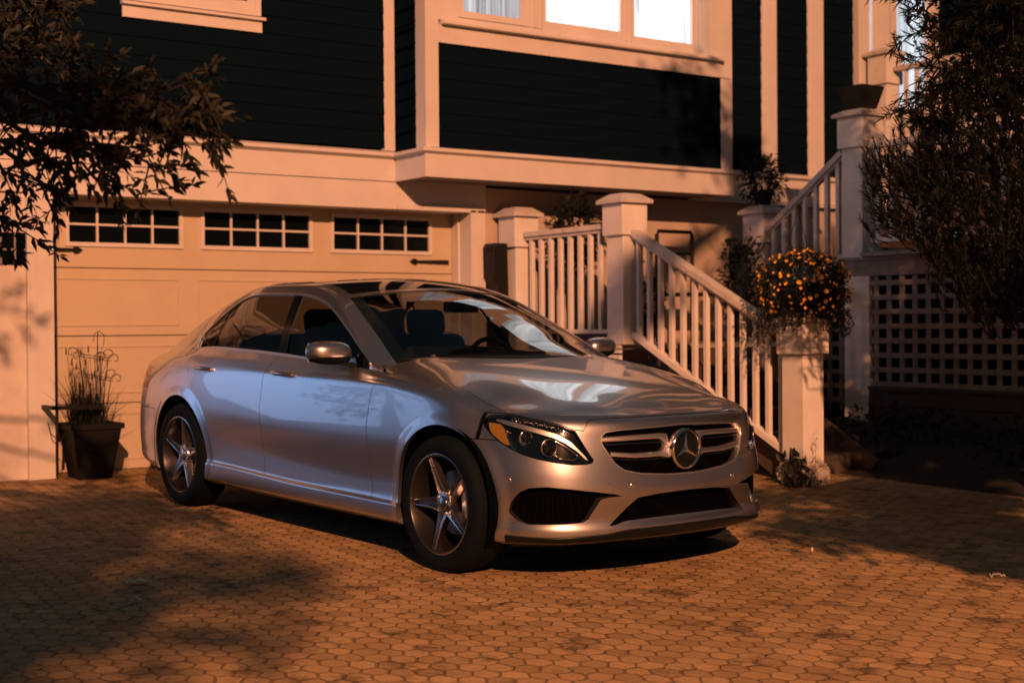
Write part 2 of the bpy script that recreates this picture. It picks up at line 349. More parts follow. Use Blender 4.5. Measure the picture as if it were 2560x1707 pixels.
# ---- garage door
YD = W+.25
mb = MB()
rows = [(.085, .53), (.53, .99), (.99, 1.455), (1.455, 1.92), (1.92, 2.30)]
rows = [(.085, .60), (.60, 1.12), (1.12, 1.64), (1.64, 2.20)]
WX = [(3.36+.0, 4.235), (4.445, 5.375), (5.605, 6.545)]
for i, (z0, z1) in enumerate(rows):
    if i < 3: mb.box(3.05, 6.80, YD, YD+.05, z0+.004, z1-.004)
# top section built around the windows
ZW0, ZW1 = 1.835, 2.105
mb.box(3.05, 6.80, YD, YD+.05, 1.644, ZW0); mb.box(3.05, 6.80, YD, YD+.05, ZW1, 2.20)
xe = [3.05]+[v for p in WX for v in p]+[6.80]
for k in range(0, len(xe), 2): mb.box(xe[k], xe[k+1], YD, YD+.05, ZW0, ZW1)
gd = hp(mb, 'garage_door', 'door')
mb = MB()   # raised rectangles and beads pressed into every section
for i, (z0, z1) in enumerate(rows[:3]):
    for x0 in (3.24, 4.39, 5.54):
        x1 = x0+.99 if x0 < 5.5 else 6.62; a, b = z0+.075, z1-.075
        for p in ((x0, x1, a, a+.014), (x0, x1, b-.014, b), (x0, x0+.014, a+.014, b-.014), (x1-.014, x1, a+.014, b-.014)):
            mb.box(p[0], p[1], YD-.007, YD, p[2], p[3])
sub(mb, 'pressed_panel', 'door', gd)
mb = MB()
for z in (.345, .86, 1.38): pass
for x0, x1 in WX:
    g = MB(); g.box(x0-.02, x1+.02, YD+.012, YD+.02, ZW0-.02, ZW1+.02); pane = sub(g, 'window_pane', 'darkglass', gd)
    fr = MB(); fr.box(x0-.03, x1+.03, YD-.014, YD, ZW0-.032, ZW0); fr.box(x0-.03, x1+.03, YD-.014, YD, ZW1, ZW1+.032)
    fr.box(x0-.03, x0, YD-.014, YD, ZW0, ZW1); fr.box(x1, x1+.03, YD-.014, YD, ZW0, ZW1)
    for k in (1, 2, 3):
        x = x0+(x1-x0)*k/4; fr.box(x-.008, x+.008, YD-.008, YD+.011, ZW0, ZW1)
    z = (ZW0+ZW1)/2+.002; fr.box(x0, x1, YD-.010, YD+.010, z-.008, z+.008)
    sub(fr, 'window_muntin', 'trim', gd)
def hinge(x0, sgn, z):
    mb = MB(); L = .40; P = [(0, -.019), (L*.82, -.011), (L*.84, -.026), (L*.90, -.026), (L, 0), (L*.90, .026), (L*.84, .026), (L*.82, .011), (0, .019)]
    P = [(x0+sgn*a, z+b) for a, b in P]
    if sgn < 0: P = P[::-1]
    mb.prism(P, YD-.020, YD-.006); return sub(mb, 'strap_hinge', 'iron', gd)
hinge(3.06, 1, 1.775); hinge(6.745, -1, 1.745)
mb = MB(); mb.box(3.05, 6.80, YD+.01, YD+.05, -.05, .085); sub(mb, 'bottom_seal', 'under', gd)

# ---- bay window
BX0, BX1, BY = 6.08, 9.49, 10.05
mb = MB(); mb.box(BX0+.02, BX1-.02, BY+.02, W, 2.43, 3.70); mb.box(BX0+.02, BX1-.02, BY+.02, W, 5.0, 6.2); bay = hp(mb, 'bay', 'siding')
mb = MB(); siding(mb, 6.205, 9.345, BY+.02, 2.655, 3.52)
sub(mb, 'shingle_siding', 'siding', bay); mb = MB()
z = 2.665
while z < 3.7:     # lapped courses on the left cheek
    mb.add([(BX0-.016, W, z), (BX0-.016, BY+.14, z), (BX0+.012, BY+.14, z+.142), (BX0+.012, W, z+.142), (BX0+.03, W, z), (BX0+.03, BY+.14, z), (BX0+.03, BY+.14, z+.142), (BX0+.03, W, z+.142)],
           [(0, 1, 2, 3), (4, 7, 6, 5), (0, 4, 5, 1), (1, 5, 6, 2), (2, 6, 7, 3), (3, 7, 4, 0)]); z += .142
z = 3.7
while z < 6.1:
    mb.add([(BX0-.016, W, z), (BX0-.016, BY+.14, z), (BX0+.012, BY+.14, z+.142), (BX0+.012, W, z+.142), (BX0+.03, W, z), (BX0+.03, BY+.14, z), (BX0+.03, BY+.14, z+.142), (BX0+.03, W, z+.142)],
           [(0, 1, 2, 3), (4, 7, 6, 5), (0, 4, 5, 1), (1, 5, 6, 2), (2, 6, 7, 3), (3, 7, 4, 0)]); z += .142
sub(mb, 'shingle_siding', 'siding', bay)
mb = MB(); mb.box(BX0-.012, BX0+.02, BY+.012, BY+.145, 2.655, 6.2); mb.box(BX0-.012, BX0+.115, BY-.012, BY+.012, 2.655, 6.2); sub(mb, 'corner_board', 'trim', bay)
mb = MB(); mb.box(9.335, BX1+.012, BY-.004, BY+.02, 2.655, 6.2); mb.box(BX1-.01, BX1+.012, BY+.02, BY+.145, 2.655, 6.2); sub(mb, 'corner_board', 'trim', bay)
mb = MB()  # box fascia round the foot of the bay
mb.box(BX0-.03, BX1+.03, BY-.03, BY+.0, 2.405, 2.595); mb.box(BX0-.03, BX0, BY, W-.03, 2.405, 2.595); mb.box(BX1, BX1+.03, BY, W-.03, 2.405, 2.595); sub(mb, 'fascia_board', 'trim', bay)
mb = MB(); mb.box(BX0, BX1, BY, W, 2.42, 2.435); sub(mb, 'soffit', 'soffit', bay)
def ring_trim(z0, zl, z1, out):
    mb = MB()
    mb.prism([(BY+.02, z1), (BY-out, zl+.028), (BY-out, zl), (BY-.03, z0), (BY+.02, z0)], BX0-.03, BX1+.03, 'yz')
    mb.prism([(BX0+.02, z1), (BX0-out, zl+.028), (BX0-out, zl), (BX0-.03, z0), (BX0+.02, z0)][::-1], BY-.0305, W-.001, 'xz')
    # corner piece closes the mitre
    mb.add([(BX0-.03, BY-.03, z1-.006), (BX0-out, BY-out, zl+.028), (BX0-.03, BY-out, zl+.028), (BX0-out, BY-.03, zl+.028), (BX0-out, BY-out, zl), (BX0-.03, BY-out, zl), (BX0-out, BY-.03, zl), (BX0-.03, BY-.03, z0)],
           [(0, 1, 2), (0, 3, 1), (1, 4, 5, 2), (3, 6, 4, 1), (4, 6, 7), (4, 7, 5)])
    return mb
sub(ring_trim(2.597, 2.612, 2.658, .072), 'water_table', 'trim', bay)
mb = MB(); mb.box(BX0+.115, 9.335, BY-.016, BY+.02, 3.52, 3.668); mb.box(9.335, BX1-.02, BY-.0165, BY-.004, 3.52, 3.53); sub(mb, 'window_apron', 'trim', bay)
mb = MB(); mb.prism([(BY+.02, 3.712), (BY-.075, 3.694), (BY-.075, 3.670), (BY+.02, 3.668)], 6.215, 9.36, 'yz'); sub(mb, 'window_sill', 'trim', bay)
mb = MB(); mb.box(BX0+.115, 6.36, BY-.012, BY+.06, 3.71, 5.1); sub(mb, 'window_casing', 'trim', bay); mb = MB(); mb.box(9.21, 9.335, BY-.004, BY+.06, 3.71, 5.1); sub(mb, 'window_casing', 'trim', bay)
mb = MB()
ZS = 3.712
def framebox(x0, x1, z0, wd, y):
    mb.box(x0, x0+wd, y, y+.05, z0, 5.1); mb.box(x1-wd, x1, y, y+.05, z0, 5.1); mb.box(x0+wd, x1-wd, y, y+.05, z0, z0+wd)
framebox(6.36, 7.30, ZS, .035, BY-.004); framebox(6.40, 7.11, ZS+.045, .055, BY+.006); mb.box(7.11, 7.262, BY+.002, BY+.05, ZS+.04, 5.1)
mb.box(7.17, 7.20, BY-.012, BY+.002, ZS+.04, 5.1)
mb.box(7.265, 8.30, BY+.004, BY+.05, ZS, ZS+.04); mb.box(7.265, 8.14, BY+.012, BY+.05, ZS+.04, ZS+.115)
mb.box(8.14, 8.30, BY+.004, BY+.05, ZS+.04, 5.1); mb.box(8.20, 8.215, BY-.008, BY+.004, ZS+.04, 5.1); mb.box(8.25, 8.262, BY-.008, BY+.004, ZS+.04, 5.1)
mb.box(8.30, 9.21, BY+.004, BY+.05, ZS, ZS+.03); mb.box(8.30, 9.01, BY+.014, BY+.05, ZS+.03, ZS+.095); mb.box(9.01, 9.07, BY+.010, BY+.05, ZS+.03, 5.1)
for x in (9.085, 9.12, 9.155, 9.19): mb.box(x, x+.016, BY-.004, BY+.05, ZS+.03, 5.1)
sub(mb, 'window_frame', 'trim', bay)
mb = MB(); mb.box(6.44, 7.09, BY+.052, BY+.058, 3.75, 5.1); sub(mb, 'window_pane', 'winlit2', bay)
mb = MB(); mb.box(7.24, 8.16, BY+.052, BY+.058, 3.75, 5.1); sub(mb, 'window_pane', 'winlit', bay)
mb = MB(); mb.box(8.28, 9.20, BY+.052, BY+.058, 3.75, 5.1); sub(mb, 'window_pane', 'winlit', bay)

# ---- right end of the house: porch wall with lit window and sidelight
PY = 10.55
mb = MB(); mb.box(11.73, 11.90, PY-.10, PY+.02, 2.4, 6.2); hp(mb, 'porch_column', 'trim')
mb = MB(); mb.box(12.03, 12.30, PY-.03, PY+.02, 2.4, 6.2); mb.box(12.31, 12.40, PY-.05, PY+.02, 2.4, 6.2); mb.box(12.0, 16, PY+.02, PY+.3, -.2, 3.55); mb.box(12.92, 13.12, PY-.04, PY+.02, 3.5, 6.2)
mb.box(11.9, 12.03, PY, PY+.03, 2.4, 4.08); mb.box(12.40, 12.92, PY-.02, PY+.02, 3.35, 3.56); hp(mb, 'porch_wall', 'trim')
mb = MB(); mb.box(13.12, 16.5, PY+.01, PY+.3, 3.5, 6.2); hp(mb, 'wall', 'siding')
mb = MB(); mb.box(11.90, 12.03, PY+.012, PY+.02, 4.08, 6.0); mb.box(11.9, 12.03, PY, PY+.012, 4.50, 4.53); hp(mb, 'sidelight', 'winlit3')
mb = MB(); mb.box(12.40, 12.92, PY+.012, PY+.02, 3.56, 5.6); hp(mb, 'porch_window', 'winlit3')
mb = MB(); mb.box(2.2, 17, W-.3, W+.45, 6.2, 6.3); hp(mb, 'eaves', 'trim')
mb = MB(); mb.box(2.25, 2.45, W+.4, 16, -.3, 6.2); mb.box(16.3, 16.5, W+.3, 16, -.3, 6.2); mb.box(2.25, 16.5, 16, 16.2, -.3, 6.2); hp(mb, 'wall', 'siding')

# ================================================================== front stairs
st_ = tag(empty('front_stairs', (7.4, 8.5, 0)), 'white painted wooden stairs with balustrade and square newel posts climbing to the porch', 'stairs')
ST = Matrix.Translation((-7.4, -8.5, 0))
def sp(mb, name, m, bevel=0):
    o = mb.build(name, M[m], st_, bevel=bevel); o.matrix_parent_inverse = ST; return o
def newel(x, y, zt, zcap, zbb, z0, wbox=.255, wsh=.20, base=None):
    """x,y: corner nearest the viewer"""
    cx_, cy_ = x+wbox/2, y+wbox/2
    mb = MB(); mb.box(cx_-wsh/2, cx_+wsh/2, cy_-wsh/2, cy_+wsh/2, z0, zbb+.01); mb.cbox((cx_, cy_, (zcap+zbb)/2), wbox, wbox, zcap-zbb)
    o = sp(mb, 'newel_post', 'post', bevel=.004)
    a, b = wbox/2+.036, wbox/2-.04; mb = MB()
    e = zcap+.028
    V = [(cx_+i*a, cy_+j*a, z) for z in (zcap, e) for i, j in ((-1, -1), (1, -1), (1, 1), (-1, 1))]+[(cx_+i*b, cy_+j*b, zt-.006) for i, j in ((-1, -1), (1, -1), (1, 1), (-1, 1))]+[(cx_, cy_, zt)]
    mb.add(V, [(3, 2, 1, 0)]+[(i, (i+1) % 4, (i+1) % 4+4, i+4) for i in range(4)]+[(i+4, (i+1) % 4+4, (i+1) % 4+8, i+8) for i in range(4)]+[(i+8, (i+1) % 4+8, 12) for i in range(4)])
    sub(mb, 'post_cap', 'rail', o)
    if base:
        mb = MB(); wb = wsh+.062
        mb.box(cx_-wb/2, cx_+wb/2, cy_-wb/2, cy_+wb/2, base[0], base[1]); mb.box(cx_-wb/2+.012, cx_+wb/2-.012, cy_-wb/2+.012, cy_+wb/2-.012, base[1], base[1]+.022)
        bo = sub(mb, 'post_base', 'postbase', o)
        b_ = bo.modifiers.new('bevel', 'BEVEL'); b_.width = .006; b_.segments = 1
        s_ = bo.modifiers.new('sub', 'SUBSURF'); s_.subdivision_type = 'SIMPLE'; s_.levels = 5; s_.render_levels = 5
        tx = bpy.data.textures.new('chips', 'CLOUDS'); tx.noise_scale = .05; d_ = bo.modifiers.new('chips', 'DISPLACE'); d_.texture = tx; d_.strength = .022; d_.texture_coords = 'LOCAL'
    return o
newel(7.10, 10.255, 2.225, 2.136, 1.867, .95, .255)
newel(7.25, 8.947, 2.25, 2.163, 1.903, 1.016, .262, .212)
newel(7.39, 7.107, 1.26, 1.185, .957, -.02, .262, .208, base=(-.04, .150))
newel(9.60, 9.742, 2.312, 2.222, 1.946, .9, .27)
newel(9.60, 8.519, 3.07, 3.00, 2.725, 1.74, .29, .235)
newel(11.8, 10.13, 4.10, 4.02, 3.711, 2.3, .26)
def rail(p0, p1, wd=.09, ht=.045, name='handrail', m='rail'):
    mb = MB(); mb.beam(p0, p1, wd, ht)
    if name == 'handrail': mb.beam((p0[0], p0[1], p0[2]-ht/2-.014), (p1[0], p1[1], p1[2]-ht/2-.014), wd*.55, .028)
    return sp(mb, name, m, bevel=.004)
def balusters(p0, p1, ztop, zbot, n, wd=.036, m='post', t0=.5, t1=.5):
    for i in range(n):
        t = (i+t0)/(n-1+t0+t1); x = p0[0]+(p1[0]-p0[0])*t; y = p0[1]+(p1[1]-p0[1])*t
        mb = MB(); mb.box(x-wd/2, x+wd/2, y-wd/2, y+wd/2, zbot(t), ztop(t)); sp(mb, 'baluster', m)
# landing balustrade
a0, a1 = (7.225, 10.24), (7.36, 9.16)
rail((a0[0], a0[1], 1.972), (a1[0], a1[1], 1.992)); rail((a0[0], a0[1], 1.12), (a1[0], a1[1], 1.122), .06, .035, 'bottom_rail', 'post')
balusters(a0, a1, lambda t: 1.95+.02*t, lambda t: 1.13, 9)
# first flight, down to the pillar
b0, b1 = (7.385, 8.97), (7.50, 7.36)
zt = lambda t: 1.95+(1.105-1.95)*t
zb = lambda t: 1.10+(.235-1.10)*t
rail((b0[0], b0[1], zt(0)-.02), (b1[0], b1[1], zt(1)-.02), .10, .05); rail((b0[0], b0[1], zb(0)), (b1[0], b1[1], zb(1)), .06, .05, 'bottom_rail', 'post')
balusters(b0, b1, lambda t: zt(t)-.03, lambda t: zb(t)+.01, 13)
# second flight, up to the porch
c0, c1 = (9.66, 9.72), (9.68, 8.80)
zt2 = lambda t: 2.06+(2.70-2.06)*t
rail((c0[0], c0[1], zt2(0)), (c1[0], c1[1], zt2(1)), .09, .055)
rail((c0[0], c0[1], 1.20), (c1[0], c1[1], 1.78), .06, .05, 'bottom_rail', 'post')
balusters(c0, c1, lambda t: zt2(t)-.02, lambda t: 1.20+.58*t, 7, .04)
# treads and landing
for i in range(6):
    y0 = 9.05-(i+1)*.30; z = 1.0-(i+1)*.165
    mb = MB(); mb.box(7.60, 8.36, y0-.03, y0+.30, z-.035, z); mb.box(7.62, 8.34, y0+.275, y0+.295, z, z+.13); sp(mb, 'step', 'darkwood')  # dark board colour stands in for the shade over this flight
mb = MB(); mb.beam((7.585, 9.0, .93), (7.585, 7.35, .04), .04, .20); sp(mb, 'stringer', 'darkwood')
mb = MB(); mb.beam((8.38, 9.0, .93), (8.38, 7.35, .04), .04, .22); sp(mb, 'stringer', 'darkwood')
mb = MB()
for k in range(11): mb.box(7.26, 10.6, 9.05+k*.134, 9.05+k*.134+.128, .975, 1.008)
sp(mb, 'landing', 'deck')
for i, (z0, z1) in enumerate(((.985, 1.012), (.945, .972), (.80, .93), (.66, .79), (.52, .65), (.38, .51), (.24, .37), (.06, .23))):
    mb = MB(); mb.box(7.27, 7.30, 9.02+.0*i, 10.5, z0, z1)
    sp(mb, 'skirt_board', 'post' if i < 3 else 'darkwood')
for i in range(5):
    y = 9.62-(i+1)*.19; z = 1.0+(i+1)*.15
    mb = MB(); mb.box(9.72, 10.8, y-.02, y+.19, z-.03, z); mb.box(9.74, 10.78, y+.17, y+.188, z, z+.12); sp(mb, 'step', 'deck')
mb = MB(); mb.beam((9.70, 9.70, .95), (9.70, 8.62, 1.70), .04, .24); sp(mb, 'stringer', 'darkwood')
mb = MB(); mb.box(8.85, 8.90, 9.0, 9.05, 0, 1.0); sp(mb, 'support_post', 'post'); mb = MB(); mb.box(9.62, 9.72, 9.66, 9.74, 0, .97); sp(mb, 'support_post', 'post')

# ================================================================== porch
po = tag(empty('porch', (10, 7, 0)), 'raised porch with square lattice skirt and railing beside the dark conifer', 'porch')
PO = Matrix.Translation((-10, -7, 0))
def pp(mb, name, m, bevel=0):
    o = mb.build(name, M[m], po, bevel=bevel); o.matrix_parent_inverse = PO; return o
mb = MB()
for k in range(28): mb.box(9.56, 12.6, 4.6+k*.14, 4.6+k*.14+.134, 1.755, 1.79)
pp(mb, 'deck', 'deck')
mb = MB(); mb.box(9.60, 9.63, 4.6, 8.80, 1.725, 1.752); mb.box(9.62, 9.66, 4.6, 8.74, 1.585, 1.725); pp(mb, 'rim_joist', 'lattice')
mb = MB(); mb.box(9.61, 9.66, 8.46, 8.74, .28, 1.585); pp(mb, 'corner_post', 'post')
def lattice(y0, y1, z0, z1, x=9.635, py=.140, pz=.125, wy=.052, wz=.045):
    mb = MB(); y = y1-.03
    while y > y0: mb.box(x, x+.010, y-wy, y, z0, z1); y -= py
    z = z1-.035
    while z > z0: mb.box(x-.010, x, y0, y1, z-wz, z); z -= pz
    return mb
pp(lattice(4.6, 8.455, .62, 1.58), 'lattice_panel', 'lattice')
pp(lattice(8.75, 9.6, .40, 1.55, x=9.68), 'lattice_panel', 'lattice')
for z0, z1 in ((.46, .615), (.30, .455)):
    mb = MB(); mb.box(9.60, 9.64, 4.6, 8.455, z0, z1); pp(mb, 'skirt_board', 'darkwood')
mb = MB(); mb.box(9.585, 9.66, 4.6, 8.455, .60, .628); pp(mb, 'skirt_board', 'darkwood')
mb = MB(); mb.box(9.95, 9.98, 4.6, 9.6, 0, 1.6); pp(mb, 'under_deck_shade_sheet', 'under')  # black sheet added behind the lattice so its holes look shaded
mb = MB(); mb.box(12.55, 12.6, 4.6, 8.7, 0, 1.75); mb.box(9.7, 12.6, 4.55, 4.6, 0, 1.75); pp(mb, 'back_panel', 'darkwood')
mb = MB(); mb.beam((9.70, 8.50, 2.73), (9.70, 4.7, 2.73), .09, .05); pp(mb, 'handrail', 'rail')
mb = MB(); mb.beam((9.70, 8.50, 1.90), (9.70, 4.7, 1.90), .05, .04); pp(mb, 'bottom_rail', 'post')
for k in range(26):
    y = 8.42-k*.142; mb = MB(); mb.box(9.682, 9.718, y-.018, y+.018, 1.9, 2.71); pp(mb, 'baluster', 'post')
mb = MB(); mb.beam((11.93, 10.1, 3.86), (11.93, 7.6, 3.86), .09, .05); mb.box(11.9, 11.96, 7.5, 10.1, 2.95, 2.99); pp(mb, 'upper_handrail', 'rail')
for k in range(16):
    y = 9.98-k*.142; mb = MB(); mb.box(11.912, 11.948, y-.018, y+.018, 2.95, 3.85); pp(mb, 'baluster', 'post')
mb = MB(); mb.box(11.85, 14, 7.4, 10.5, 2.80, 2.92); mb.box(11.85, 11.9, 7.4, 10.5, 1.79, 2.80); pp(mb, 'upper_landing', 'darkwood')

# ---- car body surfaces
def pchip(X,Y,x):
    X=np.asarray(X,float);Y=np.asarray(Y,float);x=np.asarray(x,float)
    h=np.diff(X);d=np.diff(Y)/h;m=np.zeros(len(X))
    m[1:-1]=np.where(d[:-1]*d[1:]>0,2*d[:-1]*d[1:]/(d[:-1]+d[1:]+1e-12),0)
    # soften: average with catmull where same sign
    cm=(h[1:]*d[:-1]+h[:-1]*d[1:])/(h[1:]+h[:-1]); lim=3*np.minimum(abs(d[:-1]),abs(d[1:]))
    m[1:-1]=np.where(d[:-1]*d[1:]>0,np.sign(cm)*np.minimum(abs(cm),lim),0)
    m[0]=d[0];m[-1]=d[-1]
    i=np.clip(np.searchsorted(X,x,side='right')-1,0,len(X)-2);t=(x-X[i])/h[i]
    t2=t*t;t3=t2*t
    return (2*t3-3*t2+1)*Y[i]+(t3-2*t2+t)*h[i]*m[i]+(-2*t3+3*t2)*Y[i+1]+(t3-t2)*h[i]*m[i+1]
def nspl(X,Y,x):
    # natural cubic spline
    X=np.asarray(X,float);Y=np.asarray(Y,float);x=np.asarray(x,float);n=len(X);h=np.diff(X)
    A=np.eye(n);b=np.zeros(n)
    for i in range(1,n-1):
        A[i,i-1]=h[i-1];A[i,i]=2*(h[i-1]+h[i]);A[i,i+1]=h[i];b[i]=6*((Y[i+1]-Y[i])/h[i]-(Y[i]-Y[i-1])/h[i-1])
    M=np.linalg.solve(A,b);i=np.clip(np.searchsorted(X,x,side='right')-1,0,n-2)
    a=(X[i+1]-x)/h[i];c=(x-X[i])/h[i]
    return a*Y[i]+c*Y[i+1]+((a**3-a)*M[i]+(c**3-c)*M[i+1])*h[i]**2/6
# ---- plan outline (u forward, v to the right), half car
PL=[(.775,0),(.768,.16),(.745,.34),(.700,.50),(.630,.642),(.53,.745),(.388,.822),(.18,.872),(-.10,.894),(-.5,.900),(-1.3,.905),(-2.2,.905),(-2.9,.900),(-3.28,.882),(-3.56,.835),(-3.76,.73),(-3.855,.55),(-3.89,.28),(-3.90,0)]
PL=np.array(PL)
_c=np.r_[0,np.cumsum(np.hypot(*np.diff(PL,axis=0).T))]
_m=np.r_[0,_c,_c[-1]]
def _ext():
    a=np.array([PL[1][0],-PL[1][1]]);b=np.array([PL[-2][0],-PL[-2][1]])
    P=np.vstack([a,PL,b]);c=np.r_[-_c[1],_c,2*_c[-1]-_c[-2]];return P,c
_P,_cc=_ext()
SMAX=_c[-1]
def plan(s):
    u=nspl(_cc,_P[:,0],s);v=nspl(_cc,_P[:,1],s)
    e=1e-3;du=nspl(_cc,_P[:,0],s+e)-nspl(_cc,_P[:,0],s-e);dv=nspl(_cc,_P[:,1],s+e)-nspl(_cc,_P[:,1],s-e)
    L=np.hypot(du,dv);return u,v,-(-dv/L)*1.0,-du/L   # outward normal (nu,nv)
def s_of_u(u):
    ss=np.linspace(0,SMAX,4000);uu=plan(ss)[0];return float(np.interp(-u,-uu,ss))
# ---- section rows: stations keyed by plan u (converted to s); front centre stations keyed by s
# rows: 0 under,1 lower edge,2 sill top,3 groove,4 lower crease,5 mid,6 shoulder,7 upper,8 top edge
R={}
def st(s,rows): R[s]=rows
st(0.0,[(.185,-.10),(.215,-.012),(.255,-.004),(.300,-.020),(.405,-.004),(.480,-.012),(.640,-.032),(.725,-.050),(.762,-.105)])
st(.35,[(.185,-.10),(.213,-.012),(.252,-.003),(.300,-.018),(.405,-.004),(.480,-.010),(.640,-.032),(.728,-.052),(.764,-.108)])
st(.60,[(.180,-.09),(.208,-.010),(.245,-.002),(.300,-.012),(.415,-.002),(.485,-.006),(.640,-.036),(.732,-.062),(.768,-.110)])
st(.85,[(.175,-.08),(.205,-.008),(.245,-.001),(.300,-.008),(.430,-.001),(.500,-.004),(.640,-.032),(.736,-.066),(.774,-.110)])
st(1.10,[(.170,-.07),(.200,-.008),(.245,-.002),(.300,-.004),(.440,.000),(.530,-.002),(.660,-.024),(.746,-.056),(.785,-.100)])
def stu(u,rows): st(s_of_u(u),rows)
stu(.05,[(.170,-.07),(.200,-.012),(.260,-.008),(.310,-.006),(.440,.000),(.620,.002),(.765,-.010),(.822,-.036),(.852,-.080)])
stu(-.35,[(.170,-.08),(.205,-.016),(.270,-.010),(.302,-.024),(.395,-.028),(.620,.000),(.825,-.008),(.885,-.032),(.914,-.070)])
stu(-.75,[(.170,-.08),(.210,-.012),(.275,-.006),(.302,-.026),(.375,-.028),(.620,.000),(.845,-.010),(.905,-.036),(.942,-.068)])
stu(-1.4,[(.170,-.08),(.212,-.010),(.280,-.004),(.307,-.026),(.392,-.026),(.620,.000),(.848,-.010),(.915,-.034),(.975,-.066)])
stu(-2.2,[(.175,-.08),(.220,-.012),(.300,-.006),(.327,-.026),(.440,-.022),(.640,.002),(.845,-.008),(.930,-.030),(1.000,-.066)])
stu(-2.6,[(.18,-.08),(.220,-.014),(.300,-.012),(.340,-.020),(.470,-.006),(.650,.006),(.842,-.004),(.940,-.034),(1.008,-.076)])
stu(-3.0,[(.18,-.08),(.220,-.014),(.300,-.010),(.360,-.008),(.480,.000),(.650,.004),(.825,-.010),(.922,-.044),(.978,-.095)])
stu(-3.5,[(.20,-.07),(.250,-.016),(.310,-.010),(.370,-.004),(.480,.000),(.620,-.002),(.770,-.022),(.865,-.064),(.925,-.130)])
stu(-3.75,[(.22,-.07),(.270,-.016),(.330,-.008),(.390,-.002),(.490,.000),(.620,-.006),(.770,-.030),(.868,-.056),(.925,-.115)])
st(SMAX,[(.22,-.07),(.270,-.016),(.330,-.008),(.390,-.002),(.490,.000),(.620,-.010),(.780,-.040),(.890,-.044),(.940,-.090)])
SK=sorted(R);RZ=np.array([[r[0] for r in R[k]] for k in SK]);RD=np.array([[r[1] for r in R[k]] for k in SK])
AF=(.000,.335,.370);AR=(-2.825,.335,.372)   # arches: centre u,z,radius
def skirt(s,tau):
    """s (n,), tau (m,) in 0..8 -> (n,m,3) points"""
    s=np.asarray(s,float);a=np.abs(s)
    u,v,nu,nv=plan(a)
    Z=np.array([pchip(SK,RZ[:,j],a) for j in range(9)]);Dd=np.array([pchip(SK,RD[:,j],a) for j in range(9)])
    out=np.zeros((len(s),len(tau),3))
    for i in range(len(s)):
        z=pchip(range(9),Z[:,i],tau);d=pchip(range(9),Dd[:,i],tau)
        for (cu,cz,r) in (AF,AR):
            rr=np.hypot(u[i]-cu,z-cz);w=np.clip((rr-r)/.075,0,1)
            if abs(u[i]-cu)<.6: d=d+.014*(1-w)**2*(1-0)*(3-2*(1-w))*.9
        out[i,:,0]=u[i]+nu[i]*d;out[i,:,1]=v[i]+nv[i]*d;out[i,:,2]=z
        if s[i]<0: out[i,:,1]*=-1
    return out

# ---- hood / deck patches: lines from the skirt top edge to the centre line
def edge(s):
    a=np.atleast_1d(np.asarray(s,float));P=skirt(a,np.array([7.6,8.0]));p=P[:,1];t=P[:,1]-P[:,0]
    return p,t/np.linalg.norm(t,axis=1)[:,None]
def herm(p,T0,q,T1,w):
    w=w[None,:,None];h00=2*w**3-3*w**2+1;h10=w**3-2*w**2+w;h01=-2*w**3+3*w**2;h11=w**3-w**2
    return h00*p[:,None]+h10*T0[:,None]+h01*q[:,None]+h11*T1[:,None]
def zhood(u): return nspl([-.75,-.40,0,.35,.62],[1.045,.992,.938,.872,.800],u)
def hood(ss,w):
    """ss>=0 along skirt from nose to cowl"""
    p,t=edge(ss);k=(ss-ss[0])/(ss[-1]-ss[0])
    ks=pchip([0,.45,.85,1.3,ss[-1]],[0,.09,.29,.56,1.0],ss)
    uq=.40+(-.62-.40)*ks
    q=np.stack([uq,0*uq,zhood(uq)],-1)
    a=np.clip(ks/.62,0,1);a=a*a*(3-2*a)*np.pi/2
    L=np.linalg.norm(q-p,axis=1)
    slope=(zhood(uq-.01)-zhood(uq+.01))/.02
    T1=np.stack([-np.cos(a),-np.sin(a),slope*np.cos(a)],-1)*L[:,None]
    T0=t*(L*.9)[:,None];T0[:,2]*=.62
    return herm(p,T0,q,T1,w)
def zdeck(u): return nspl([-3.9,-3.7,-3.3,-2.9],[.955,.978,1.030,1.075],u)
def deck(ss,w):
    p,t=edge(ss);k=(ss[-1]-ss)/(ss[-1]-ss[0])
    uq=-3.62+(.75)*k;q=np.stack([uq,0*uq,zdeck(uq)],-1);a=np.clip(k/.4,0,1)*np.pi/2;L=np.linalg.norm(q-p,axis=1)
    T1=np.stack([np.cos(a),-np.sin(a),.07*np.cos(a)],-1)*L[:,None]
    T0=t*(L*.8)[:,None];T0[:,2]*=.5
    return herm(p,T0,q,T1,w)
